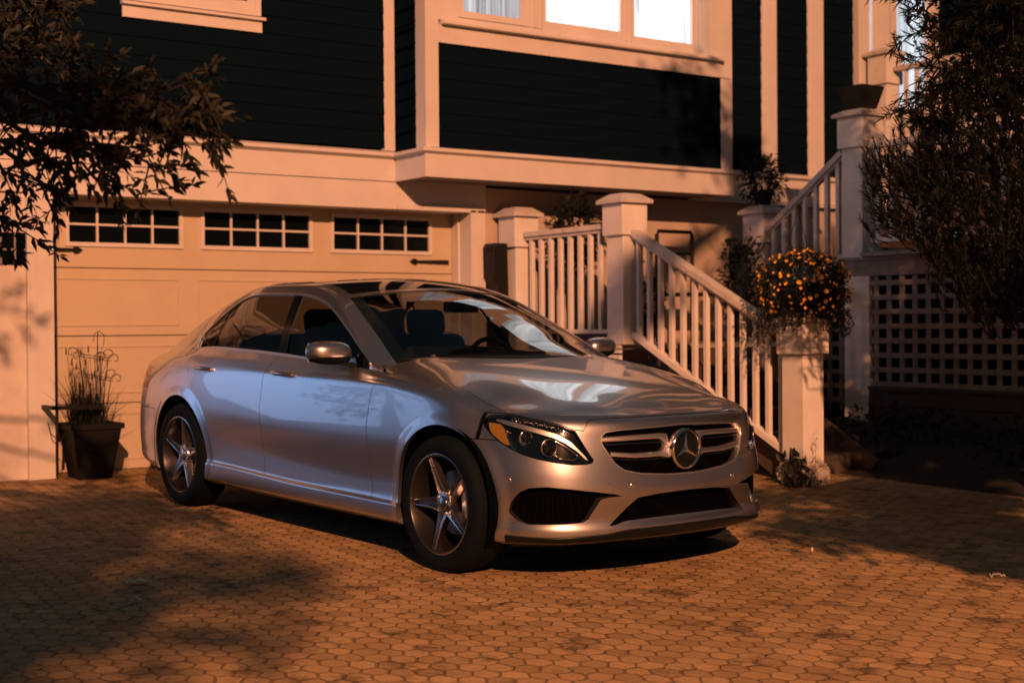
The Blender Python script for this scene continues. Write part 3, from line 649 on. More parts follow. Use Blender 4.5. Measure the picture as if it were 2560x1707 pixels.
# ---- greenhouse: stations u; rows 0 belt,1 mid glass,2 top of side glass,3 roof edge,4,5 centre
GU=[-.30,-.50,-.64,-.85,-1.08,-1.42,-1.80,-2.20,-2.50,-2.68,-2.80,-3.00,-3.20,-3.40,-3.60]
G2z=[.930,.938,.950,1.045,1.160,1.297,1.352,1.356,1.300,1.190,1.065,1.005,.978,.945,.910]
G2v=[.850,.845,.828,.790,.735,.655,.618,.622,.640,.690,.765,.765,.735,.695,.650]
G3z=[.900,.935,.982,1.092,1.200,1.350,1.398,1.400,1.372,1.335,1.300,1.225,1.140,1.040,.950]
G3v=[.800,.775,.740,.695,.642,.572,.545,.540,.535,.535,.540,.555,.580,.600,.600]
G5z=[.955,1.048,1.112,1.210,1.318,1.412,1.436,1.434,1.412,1.380,1.345,1.262,1.165,1.065,.970]
def green(uu,tau):
    uu=np.asarray(uu,float);X=[-x for x in GU][::1];x=-uu
    I=lambda Y:pchip(X,Y,x)
    z2,v2,z3,v3,z5=I(G2z),I(G2v),I(G3z),I(G3v),I(G5z)
    ss=np.array([s_of_u(k) for k in uu]);p,_=edge(ss)
    out=np.zeros((len(uu),len(tau),3))
    for i in range(len(uu)):
        v0,z0=p[i,1]-.012,p[i,2]-.012
        h=max(z2[i]-z0,0.0)
        vm=(v0+v2[i])/2+.018*min(1,h/.3);zm=(z0+z2[i])/2
        v4=v3[i]*.55;z4=z5[i]-(z5[i]-z3[i])*.27
        V=[v0,vm,v2[i],v3[i],v4,0,-v4];Z=[z0,zm,z2[i],z3[i],z4,z5[i],z4]
        out[i,:,0]=uu[i];out[i,:,1]=crom(V,tau);out[i,:,2]=crom(Z,tau)
    return out
def crom(Y,t):
    Y=np.asarray(Y,float);n=len(Y);i=np.clip(np.floor(t).astype(int),0,n-2);f=t-i
    m=np.zeros(n);m[1:-1]=(Y[2:]-Y[:-2])/2;m[0]=Y[1]-Y[0];m[-1]=Y[-1]-Y[-2]
    f2=f*f;f3=f2*f
    return (2*f3-3*f2+1)*Y[i]+(f3-2*f2+f)*m[i]+(-2*f3+3*f2)*Y[i+1]+(f3-f2)*m[i+1]

CX, CY, CDL, CSL = 4.44192729, 5.83815518, -0.064976422, 0.0166897
# ================================================================== car
class Surf:
    def __init__(s, V, N, A, F): s.V, s.N, s.A, s.F = V, N, A, F      # A: (n,k) attributes
def grid(P, A, flip=False):
    """P (n,m,3) in (u,v,z), A (n,m,k)"""
    n, m = P.shape[:2]; V = P.copy()
    du = np.gradient(V, axis=0); dv = np.gradient(V, axis=1); N = np.cross(du, dv); N /= np.linalg.norm(N, axis=-1, keepdims=True)+1e-12
    if flip: N = -N
    i, j = np.meshgrid(np.arange(n-1), np.arange(m-1), indexing='ij'); a = (i*m+j).ravel(); F = np.stack([a, a+m, a+m+1, a+1], 1)
    if flip: F = F[:, ::-1]
    return Surf(V.reshape(-1, 3), N.reshape(-1, 3), A.reshape(n*m, -1), [tuple(f) for f in F])
def clip(S, phi, keep=-1):
    """keep the side where phi*keep >= 0 (default phi <= 0)"""
    p = phi if keep < 0 else -phi; ins = p <= 0
    V, N, A = [S.V], [S.N], [S.A]; nv = len(S.V); cache = {}; out = []; nV = []; nN = []; nA = []
    for f in S.F:
        k = [ins[i] for i in f]
        if all(k): out.append(f); continue
        if not any(k): continue
        g = []
        for a, b in zip(f, f[1:]+f[:1]):
            if ins[a]: g.append(a)
            if ins[a] != ins[b]:
                e = (a, b) if a < b else (b, a)
                if e not in cache:
                    x, y = e; t = p[x]/(p[x]-p[y]); cache[e] = nv+len(nV)
                    nV.append(S.V[x]*(1-t)+S.V[y]*t); nN.append(S.N[x]*(1-t)+S.N[y]*t); nA.append(S.A[x]*(1-t)+S.A[y]*t)
                g.append(cache[e])
        if len(g) >= 3: out.append(tuple(g))
    if nV: V.append(np.array(nV)); N.append(np.array(nN)); A.append(np.array(nA))
    V, N, A = np.vstack(V), np.vstack(N), np.vstack(A)
    used = np.zeros(len(V), bool)
    for f in out: used[list(f)] = True
    mp = np.cumsum(used)-1
    return Surf(V[used], N[used], A[used], [tuple(int(mp[i]) for i in f) for f in out])
def join(*SS):
    V = np.vstack([s.V for s in SS]); N = np.vstack([s.N for s in SS]); A = np.vstack([s.A for s in SS]); F = []; k = 0
    for s in SS: F += [tuple(i+k for i in f) for f in s.F]; k += len(s.V)
    return Surf(V, N, A, F)
def boundary(F):
    d = {}
    for f in F:
        for a, b in zip(f, f[1:]+f[:1]): d[(a, b)] = 1
    return [e for e in d if (e[1], e[0]) not in d]
def sdpoly(x, y, poly):
    """signed distance, negative inside"""
    P = np.array(poly, float); Q = np.roll(P, -1, 0); d = np.full(x.shape, 1e9); inside = np.zeros(x.shape, bool)
    for (ax, ay), (bx, by) in zip(P, Q):
        ex, ey = bx-ax, by-ay; t = np.clip(((x-ax)*ex+(y-ay)*ey)/(ex*ex+ey*ey+1e-12), 0, 1)
        d = np.minimum(d, np.hypot(x-ax-t*ex, y-ay-t*ey))
        c = ((ay > y) != (by > y)) & (x < (bx-ax)*(y-ay)/(by-ay+1e-15)+ax); inside ^= c
    return np.where(inside, -d, d)
def rounded(poly, k=2):
    P = [np.array(p, float) for p in poly]
    for _ in range(k):
        Q = []
        for a, b in zip(P, P[1:]+P[:1]): Q += [a*.75+b*.25, a*.25+b*.75]
        P = Q
    return P
loc = lambda V: np.c_[V[:, 0], -V[:, 1], V[:, 2]]
def surf_obj(name, S, m, parent, off=0.0, depth=0.0, rim=None):
    """mesh from a piece of body surface; depth > 0 turns the cut edges inward so it reads as sheet with thickness"""
    V = S.V+S.N*off; F = list(S.F); N = list(S.N); nsurf = len(F); VV = [V]
    if depth:
        E = boundary(S.F); k = len(V); idx = {}
        ids = sorted({i for e in E for i in e})
        top = V[ids]; bot = (S.V+S.N*(off-depth))[ids]
        for q, i in enumerate(ids): idx[i] = q
        n = len(ids); VV += [top, bot]; nn = np.zeros((n, 3))
        for a, b in E:
            F.append((k+idx[b], k+idx[a], k+n+idx[a], k+n+idx[b]))
            fn = np.cross(top[idx[a]]-top[idx[b]], bot[idx[a]]-top[idx[a]]); nn[idx[a]] += fn; nn[idx[b]] += fn
        nn /= np.linalg.norm(nn, axis=1, keepdims=True)+1e-12; N += list(nn)+list(nn)
    V = np.vstack(VV); N = np.array(N)
    V = loc(V); N = loc(N); F = [f[::-1] for f in F]   # y mirrored
    N = N/(np.linalg.norm(N, axis=1, keepdims=True)+1e-12)
    fmi = [0]*nsurf+[1]*(len(F)-nsurf) if rim else None
    return mesh(name, V, F, M[m], parent, True, N, mats=[M[m], M[rim]] if rim else None, fmi=fmi)

car = tag(empty('parked_car', (CX, CY, 0)), 'silver four door sedan parked nose out in front of the garage door', 'car')
car.rotation_euler = (0, math.atan(CSL), math.atan2(-math.cos(CDL), -math.sin(CDL)))

NS, NT = 840, 96
s_ = np.linspace(-SMAX, SMAX, NS); t_ = np.linspace(0, 8, NT)
P = skirt(s_, t_)
ss_, tt_ = np.meshgrid(s_, t_, indexing='ij')
SK_ = grid(P, np.stack([ss_, tt_], -1))
if (SK_.N[len(SK_.N)//2+60]*np.array([1, 0, 0])).sum() < 0: SK_ = grid(P, np.stack([ss_, tt_], -1), True)
class Q:  # shorthand for attributes of a surface
    def __init__(q, S): q.s = S.A[:, 0]; q.a = np.abs(q.s); q.t = S.A[:, 1]; q.u, q.v, q.z = S.V.T
mx_ = lambda *a: np.maximum.reduce(a)
def arch(q, dr=0.0, which=None):
    r = np.full(q.u.shape, 9.)
    for c in ((AF, AR) if which is None else (which,)): r = np.minimum(r, np.hypot(q.u-c[0], q.z-c[1])-c[2]-dr)
    return r
body = clip(SK_, arch(Q(SK_)), 1)
_inner = body
# outlines on the unrolled body side: (distance along the plan outline from the nose, height)
GR = [(-.486, .642), (-.486, .675), (-.458, .698), (-.380, .706), (-.226, .712), (0, .719), (.226, .712), (.380, .706), (.458, .698), (.486, .675), (.486, .642), (.452, .590), (.420, .546), (.372, .514), (.28, .495), (.12, .483), (0, .481), (-.12, .483), (-.28, .495), (-.372, .514), (-.420, .546), (-.452, .590)]
HL = [(1.117, .729), (1.113, .750), (1.087, .763), (1.008, .767), (.919, .760), (.785, .743), (.691, .726), (.612, .703), (.578, .648), (.545, .595), (.524, .566), (.530, .556), (.568, .549), (.637, .548), (.716, .558), (.8, .573), (.875, .591), (.949, .620), (1.018, .650), (1.073, .687), (1.105, .711)]
SI = [(.934, .333), (.923, .376), (.885, .420), (.835, .444), (.751, .451), (.642, .441), (.533, .427), (.444, .414), (.372, .402), (.474, .397), (.503, .388), (.526, .351), (.556, .303), (.583, .287), (.672, .280), (.84, .277), (.894, .294), (.926, .318)]
CI = [(-.462, .262), (-.36, .348), (-.305, .390), (-.182, .402), (0, .407), (.182, .402), (.305, .390), (.36, .348), (.462, .262), (.41, .272), (.37, .284), (.2, .290), (0, .292), (-.2, .290), (-.37, .284), (-.41, .272)]
mir = lambda P: [(-a, b) for a, b in P][::-1]
def both(q, poly, fn=None): return sdpoly(q.a, q.z, poly)
zc_x = [0, .40, .498, .533, .553, .563, .612, .691, .785, .919, 1.008, 1.09, 1.16]
zc_y = [.756, .753, .751, .747, .733, .700, .706, .729, .746, .763, .770, .772, .775]
zc = lambda a: np.interp(a, zc_x, zc_y)
G_ = .0022
q = Q(body)
# 1. bumper / nose
phi_b = np.where(q.a < 1.0, q.z-zc(q.a), mx_(q.z-.652, q.a-1.25))
IS = clip(body, sdpoly(Q(body).s, Q(body).z, GR)-.004, 1); IS = clip(IS, sdpoly(Q(IS).s, Q(IS).z, CI)-.004, 1); IS = clip(IS, both(Q(IS), SI)-.004, 1); IS = clip(IS, both(Q(IS), HL)-.002, 1); surf_obj('inner_shell', IS, 'under', car, off=-.011)
bump = clip(body, phi_b+G_); q = Q(bump)
bump = clip(bump, sdpoly(q.s, q.z, GR), 1); bump = clip(bump, sdpoly(Q(bump).s, Q(bump).z, CI), 1)
bump = clip(bump, both(Q(bump), SI), 1); bump = clip(bump, both(Q(bump), HL), 1)
lipz = lambda a: np.interp(a, [0, .34, .40, .474, .706, .95], [.250, .246, .240, .230, .219, .222])
qb = Q(bump); phl = np.where(qb.a < .955, lipz(qb.a)-qb.z, -1.0)
lip = clip(bump, phl, 1); bump = clip(bump, phl+.001)
# flare: the sculpted lip of the side intakes stands out a little
def swell(S):
    q = Q(S); d = both(q, SI); k = np.exp(-((d-.030)/.022)**2)*np.clip((.34-q.z)/.06, 0, 1)
    k += np.exp(-((q.a-.470)/.055)**2)*np.exp(-((q.z-.335)/.06)**2)*.9
    S.V = S.V+S.N*(k*.014)[:, None]; return S
fb = surf_obj('front_bumper', swell(bump), 'paint', car, depth=.05)
surf_obj('splitter', lip, 'blkgloss', car, off=.010, depth=.02)
# 2. intakes and grille backs
def inset(poly, sym, name, m, off, grow=.012):
    q = Q(body); d = sdpoly(q.s, q.z, poly) if sym else both(q, poly)
    S = clip(body, d-grow)
    if sym: return surf_obj(name, S, m, car, off=-off)
    o = []
    for sg in (1, -1): o.append(surf_obj(name, clip(S, -Q(S).s*sg), m, car, off=-off))
    return o
grille = inset(GR, True, 'grille', 'mesh', .042); ci = inset(CI, True, 'lower_intake', 'mesh', .046); inset(SI, False, 'side_intake', 'mesh', .040)
def ribbon(sa, sb, zf, hf, n, off0, thick, name, m, parent, offf=None):
    """bar that follows the nose: centre height zf(s), half height hf(s)"""
    S_ = np.linspace(sa, sb, n); V = []; F = []
    for s in S_:
        z0 = zf(s); h = hf(s); o = off0+(offf(s) if offf else 0)
        base = skirt(np.array([s]), np.interp([z0], RZ0(abs(s)), np.arange(9)))[0, 0]
        u, v, nu, nv = plan(np.array([abs(s)])); nv = nv[0]*(1 if s >= 0 else -1); nn = np.array([nu[0], nv, 0.1]); nn /= np.linalg.norm(nn)
        c = base+nn*o
        for dz, dn in ((-h, -thick), (-h*.85, -.002), (-h*.6, 0), (h*.6, 0), (h*.85, -.003), (h, -thick)): V.append(c+nn*(dn-dz*.28)+np.array([0, 0, dz]))
    for i in range(n-1):
        for j in range(5): F.append((i*6+j, i*6+j+1, (i+1)*6+j+1, (i+1)*6+j))
    F += [tuple(range(6)), tuple((n-1)*6+k for k in reversed(range(6)))]
    V = np.array(V); return smooth_angle(mesh(name, loc(V), F, M[m], parent), 50)
def RZ0(a): return np.array([pchip(SK, RZ[:, j], np.array([a]))[0] for j in range(9)])
for sg in (1, -1):
    wl = lambda s: .0122+.027*np.exp(-((abs(s)-.098)/.028)**2)
    o = ribbon(.096*sg, .482*sg, lambda s: .657+.002*math.sin(abs(s)*9)-.020*np.exp(-((abs(s)-.098)/.026)**2), wl, 26, -.010, .030, 'louvre', 'satin', grille)
    o = ribbon(.096*sg, .436*sg, lambda s: .580+.012*max(0, abs(s)-.3)/.15+.014*np.exp(-((abs(s)-.098)/.026)**2), wl, 26, -.010, .030, 'louvre', 'satin', grille)
    ribbon(.11*sg, .480*sg, lambda s: .636, lambda s: .0035, 20, -.024, .012, 'louvre', 'rimdark', grille)
    ribbon(.11*sg, .430*sg, lambda s: .561+.012*max(0, abs(s)-.3)/.15, lambda s: .0035, 20, -.024, .012, 'louvre', 'rimdark', grille)
# thin bright frame round the grille mouth
qg = Q(body); d = sdpoly(qg.s, qg.z, GR); S = clip(body, d); S = clip(S, sdpoly(Q(S).s, Q(S).z, GR)+.006, 1); surf_obj('grille_frame', S, 'satin', car, off=-.006, depth=.02)
# three pointed star in a ring
def emblem():
    c = np.array([.752, 0, .598]); R_ = .0925
    mb = MB(); mb.lathe([(R_-.008, -.02), (R_-.010, .006), (R_-.005, .012), (R_+.002, .010), (R_+.005, .0), (R_+.004, -.03)], 64, 'x', c)
    ring = smooth_angle(mb.build('badge_ring', M['chrome'], grille), 60)
    mb = MB(); mb.lathe([(0.0001, .0), (R_*.6, -.0005), (R_-.008, -.003)], 64, 'x', c); dsk = mb.build('badge_disc', M['blkgloss'], grille, True)
    mb = MB(); apex = c+np.array([.012, 0, 0]); P = []
    for k in range(6):
        a = math.pi/2+k*math.pi/3; r = (R_-.010) if k % 2 == 0 else .0135
        P.append(c+np.array([.001, r*math.cos(a), r*math.sin(a)]))
    mb.add([apex]+P, [(0, i+1, (i+1) % 6+1) for i in range(6)]); mb.build('badge_star', M['chrome'], grille)
    mb = MB(); mb.lathe([(.0001, .004), (.006, .0035), (.0075, 0)], 20, 'x', (.757, 0, .782)); mb.lathe([(.0001, .0), (.001, .0)], 6, 'x', (.757, 0, .782))
emblem()
# bonnet badge
mb = MB(); 
hc = None
# 3. hood = nose strip of the skirt above the gap + patch
hs = np.linspace(0.0, s_of_u(-.62), 230); hw = np.linspace(0, 1, 70)
Hh = hood(hs, hw); SA, SW = np.meshgrid(hs, hw, indexing='ij')
def with_attr(Pt, a, b):
    S = grid(Pt, np.stack([a, b], -1)); S2 = None
    if S.N[:, 2].mean() < 0: S = grid(Pt, np.stack([a, b], -1), True)
    return S
def crease(S):   # two soft power lines running back from the grille corners
    q = Q(S); vl = .36+.10*np.clip((.55-q.u)/1.1, 0, 1.1); S.V = S.V.copy(); sm = lambda x: np.clip(x, 0, 1)**2*(3-2*np.clip(x, 0, 1))
    S.V[:, 2] += .0035*sm((np.abs(q.v)-vl+.10)/.12)*sm((vl+.30-np.abs(q.v))/.28)*sm((.66-q.u)/.35)*sm((q.u+.66)/.4); return S
HA = crease(with_attr(Hh, SA, SW)); Hm = Hh.copy(); Hm[..., 1] *= -1; HB = crease(with_attr(Hm, -SA, SW))
def recalc(S):
    N = np.zeros_like(S.V)
    for f in S.F:
        n = np.cross(S.V[f[1]]-S.V[f[0]], S.V[f[2]]-S.V[f[0]])
        for i in f: N[i] += n
    N /= np.linalg.norm(N, axis=1, keepdims=True)+1e-12; S.N = N; return S
def fair(S):   # pull the bonnet skin to a smooth low order crown away from its edges
    u, v, z = S.V.T; t = S.A[:, 1]; x = (u+.0)/.65; y = (v/.8)**2
    B = np.stack([x**i*y**j for i in range(5) for j in range(4) if i+j < 6], 1); m = (t > .25) & (u > -.72)
    c, *_ = np.linalg.lstsq(B[m], z[m], rcond=None); k = np.clip((t-.04)/.42, 0, 1); k = k*k*(3-2*k); S.V = S.V.copy(); S.V[:, 2] = z*(1-k)+(B@c)*k; return S
for S in (HA, HB): fair(S); recalc(S)
for S in (HA, HB):
    if S.N[:, 2].mean() < 0: S.N = -S.N
q = Q(body); strip = clip(body, np.where(q.a < 1.12, zc(q.a)-q.z, 1.0)+G_)
w0 = lambda a: np.interp(a, [0, 1.00, 1.12, 1.3, 2.2], [-.01, -.01, .035, .055, .050])
hoodS = [strip]; fendS = []
for S in (HA, HB):
    q = Q(S); cow = -.505-.10*(np.abs(q.v)/.72)**2-q.u     # rear edge of the bonnet
    h = clip(S, mx_(w0(q.a)-q.t, cow)+G_); hoodS.append(h)
    q = Q(S); f_ = clip(S, q.t-w0(q.a)+G_); f_ = clip(f_, .90-Q(f_).a); fendS.append(f_)
    q = Q(S); c_ = clip(S, np.minimum(cow, w0(q.a)-q.t), 1) if False else clip(S, -cow); surf_obj('cowl', clip(c_, w0(Q(c_).a)-Q(c_).t), 'blkplast', car, off=-.004)
surf_obj('hood', join(*hoodS), 'paint', car, depth=.012)
for S in (HA, HB): surf_obj('inner_shell', S, 'under', car, off=-.012)
# 4. sides
uA = lambda z: np.interp(z, [.2, .36, .65, .84, .90, .96], [-.622, -.625, -.640, -.602, -.568, -.52])
uB = lambda z: np.interp(z, [.2, .41, .67, .82, .88, 1.0], [-1.750, -1.752, -1.770, -1.747, -1.742, -1.632])
uC = lambda z: np.interp(z, [.2, .55, .70, .80, .90, 1.02], [-2.42, -2.46, -2.58, -2.68, -2.745, -2.80])
q = Q(body); sill = 2.62
names = {}
for sg, hb in ((1, fendS[0]), (-1, fendS[1])):
    q = Q(body); side = mx_(-q.s*sg, q.a-5.05, .90-q.a)
    SD = clip(body, side); q = Q(SD)
    sk = clip(SD, mx_(q.t-sill, q.u+.10, -2.70-q.u)+G_); surf_obj('side_skirt', sk, 'paint', car, depth=.03)
    low = np.where((q.u < -.10) & (q.u > -2.70), sill-q.t, -1)
    up = clip(SD, low+.012); q = Q(up)
    fe = clip(up, mx_(uA(q.z)-q.u, np.where(q.u > .05, .652-q.z, -1))+G_); q = Q(fe)
    fe = clip(fe, np.where(q.a < 1.14, zc(q.a)-q.z, -1)*np.where(q.a < 1.12, -1, 1)+G_)
    fe = clip(fe, both(Q(fe), HL), 1)
    surf_obj('front_fender', join(fe, hb), 'paint', car, depth=.02)
    fd = clip(up, mx_(q_u := Q(up).u-uA(Q(up).z), uB(Q(up).z)-Q(up).u)+G_); d1 = surf_obj('front_door', fd, 'paint', car, depth=.018)
    rd = clip(up, mx_(Q(up).u-uB(Q(up).z), uC(Q(up).z)-Q(up).u, -arch(Q(up), .045, AR))+G_); d2 = surf_obj('rear_door', rd, 'paint', car, depth=.018)
    qr = clip(up, mx_(Q(up).u-uC(Q(up).z), -3.9-Q(up).u)); qr2 = clip(up, mx_(Q(up).u+2.35, arch(Q(up), .045, AR), uC(Q(up).z)-Q(up).u))
    qr = join(qr, qr2); q = Q(qr)
    TL = [(4.80, .72), (4.78, .80), (4.86, .86), (5.2, .87), (5.2, .72)]
    qr = clip(qr, mx_(np.where(q.a > 4.60, .60-q.z, -1), -sdpoly(q.a, q.z, TL)))
    surf_obj('rear_quarter', qr, 'paint', car, depth=.01)
    tl = clip(SD, sdpoly(Q(SD).a, Q(SD).z, TL)+.002); surf_obj('tail_light', tl, 'red', car, off=.001, depth=.03)
    # handles
    for par, uh, zh in ((d1, -1.515, .893), (d2, -2.50, .888)):
        vv = .895 if uh > -2 else .897
        mb = MB(); pts = [(uh-.115+.23*k/10, -sg*(vv+.006+.026*math.sin(math.pi*k/10)**.6), zh-.002*k/10) for k in range(11)]
        mb.tube(pts, [.009+.005*math.sin(math.pi*k/10) for k in range(11)], 10); smooth_angle(mb.build('door_handle', M['paint'], par), 60)
        mb = MB(); mb.lathe([(.0001, -.001), (.045, -.001), (.052, .004)], 24, 'y', (uh+.01, -sg*(vv-.004), zh)) if False else None
# rear: bumper, trunk
q = Q(body); S = clip(body, mx_(4.60-q.a, q.z-.598)+G_); surf_obj('rear_bumper', S, 'paint', car, depth=.01)
q = Q(body); S = clip(body, mx_(5.055-q.a, .602-q.z)+G_)
ds = np.linspace(s_of_u(-2.86), SMAX, 120); Dk = deck(ds, np.linspace(0, 1, 50)); SA2, SW2 = np.meshgrid(ds, np.linspace(0, 1, 50), indexing='ij')
Dm = Dk.copy(); Dm[..., 1] *= -1
surf_obj('trunk_lid', join(S, with_attr(Dk, SA2, SW2), with_attr(Dm, -SA2, SW2)), 'paint', car)
# 5. greenhouse
gu = np.linspace(-.34, -3.60, 300); gt = np.linspace(0, 5, 130); Gp = green(gu, gt); GA, GT = np.meshgrid(gu, gt, indexing='ij')
glass_pieces = []
def uhead(v): return -1.215-.10*(np.abs(v)/.55)**2
def ubase(v): return -.44-.10*(np.abs(v)/.70)**2
roofP = []; wsP = []; rwP = []; rgP = []
for sg in (1, -1):
    Pt = Gp.copy(); Pt[..., 1] *= sg; S = grid(Pt, np.stack([GT, GT*0+sg], -1))
    if (S.N[:, 1]*S.V[:, 1]).mean() < 0: S = grid(Pt, np.stack([GT, GT*0+sg], -1), True)
    T = lambda X: X.A[:, 0]; U = lambda X: X.V[:, 0]; Vv = lambda X: X.V[:, 1]; Zz = lambda X: X.V[:, 2]
    # side window opening: below row 2, between the pillar bases
    dlo = mx_((T(S)-1.90)*.16, .10*0-T(S)*.16+.012, U(S)+.72, -2.765-U(S))
    side = clip(S, dlo); rest = clip(S, dlo, 1)
    # chrome line round it
    q_ = dlo; band = clip(S, mx_(q_-.004, -q_-.010)); surf_obj('window_trim', band, 'satin' if True else 'chrome', car, off=.003, depth=.004)
    # windscreen, rear window, glass roof
    ws = lambda X: mx_((3.06-T(X))*.10, uhead(Vv(X))-U(X), U(X)-.4*0+0*U(X)-(-.36))
    rw = lambda X: mx_((3.10-T(X))*.10, U(X)+2.70+.06*(np.abs(Vv(X))/.55)**2, -3.40-U(X))
    rg = lambda X: mx_((3.14-T(X))*.10, U(X)-uhead(Vv(X))+.035, -2.44-U(X))
    wsP.append(clip(S, ws(S)-.0)); rwP.append(clip(S, rw(S))); rgP.append(clip(S, rg(S)))
    rest = clip(rest, U(rest)+.575); sh = clip(rest, ws(rest), 1); sh = clip(sh, rw(sh), 1); sh = clip(sh, rg(sh), 1)
    blk = clip(sh, U(sh)+.0*U(sh)+.60, 1) if False else sh
    roofP.append(blk)
    # glass of the two doors and quarter light, black B pillar between
    bp_ = lambda X: X.V[:, 0]-np.interp(X.V[:, 2], [.95, 1.36], [-1.640, -1.785])
    fw = clip(side, mx_(-bp_(side)+.045, U(side)+.80)); rwn = clip(side, mx_(bp_(side)+.045, -2.52+.10*(Zz(side)-1.1)-U(side)))
    ql = clip(side, mx_(U(side)-(-2.545+.10*(Zz(side)-1.1)), -2.80-U(side)))
    surf_obj('side_window', fw, 'glassd', car, off=-.004); surf_obj('side_window', rwn, 'glassd', car, off=-.004); surf_obj('side_window', ql, 'glassd', car, off=-.004)
    pil = clip(side, mx_(bp_(side)-.05, -bp_(side)-.05)); surf_obj('pillar_trim', pil, 'blkgloss', car, off=.001)
    pil = clip(side, mx_(U(side)-(-2.52+.10*(Zz(side)-1.1)), -U(side)-2.545+.10*(Zz(side)-1.1))); surf_obj('pillar_trim', pil, 'blkplast', car, off=.0)
    pil = clip(side, -U(side)-.80); surf_obj('mirror_base', pil, 'blkplast', car, off=.0)
surf_obj('roof', join(*roofP), 'paint', car, depth=.02)
wsj = join(*wsP); surf_obj('windscreen', wsj, 'glass', car, off=-.004)
surf_obj('rear_window', join(*rwP), 'glassd', car, off=-.004)
surf_obj('panoramic_roof', join(*rgP), 'roofg', car, off=.001)
fr = []   # black ceramic border of the windscreen
for S in wsP:
    d = mx_((3.06-S.A[:, 0])*.10, uhead(S.V[:, 1])-S.V[:, 0]); fr.append(clip(S, -d-.028)); 
surf_obj('windscreen_border', join(*fr), 'blkgloss', car, off=-.0035)
fr = []
for S in wsP:
    zz = np.interp(S.V[:, 0], [-.75, -.62, -.45], [1.5, 1.0, 1.02]); d = S.V[:, 2]-(1.008-.02*np.abs(S.V[:, 1])); fr.append(clip(S, d))
surf_obj('windscreen_border', join(*fr), 'blkplast', car, off=-.003)
fr = []
for S in rwP:
    d = mx_((3.10-S.A[:, 0])*.10, S.V[:, 0]+2.70+.06*(np.abs(S.V[:, 1])/.55)**2); fr.append(clip(S, -d-.035))
surf_obj('rear_window_border', join(*fr), 'blkgloss', car, off=-.0035)
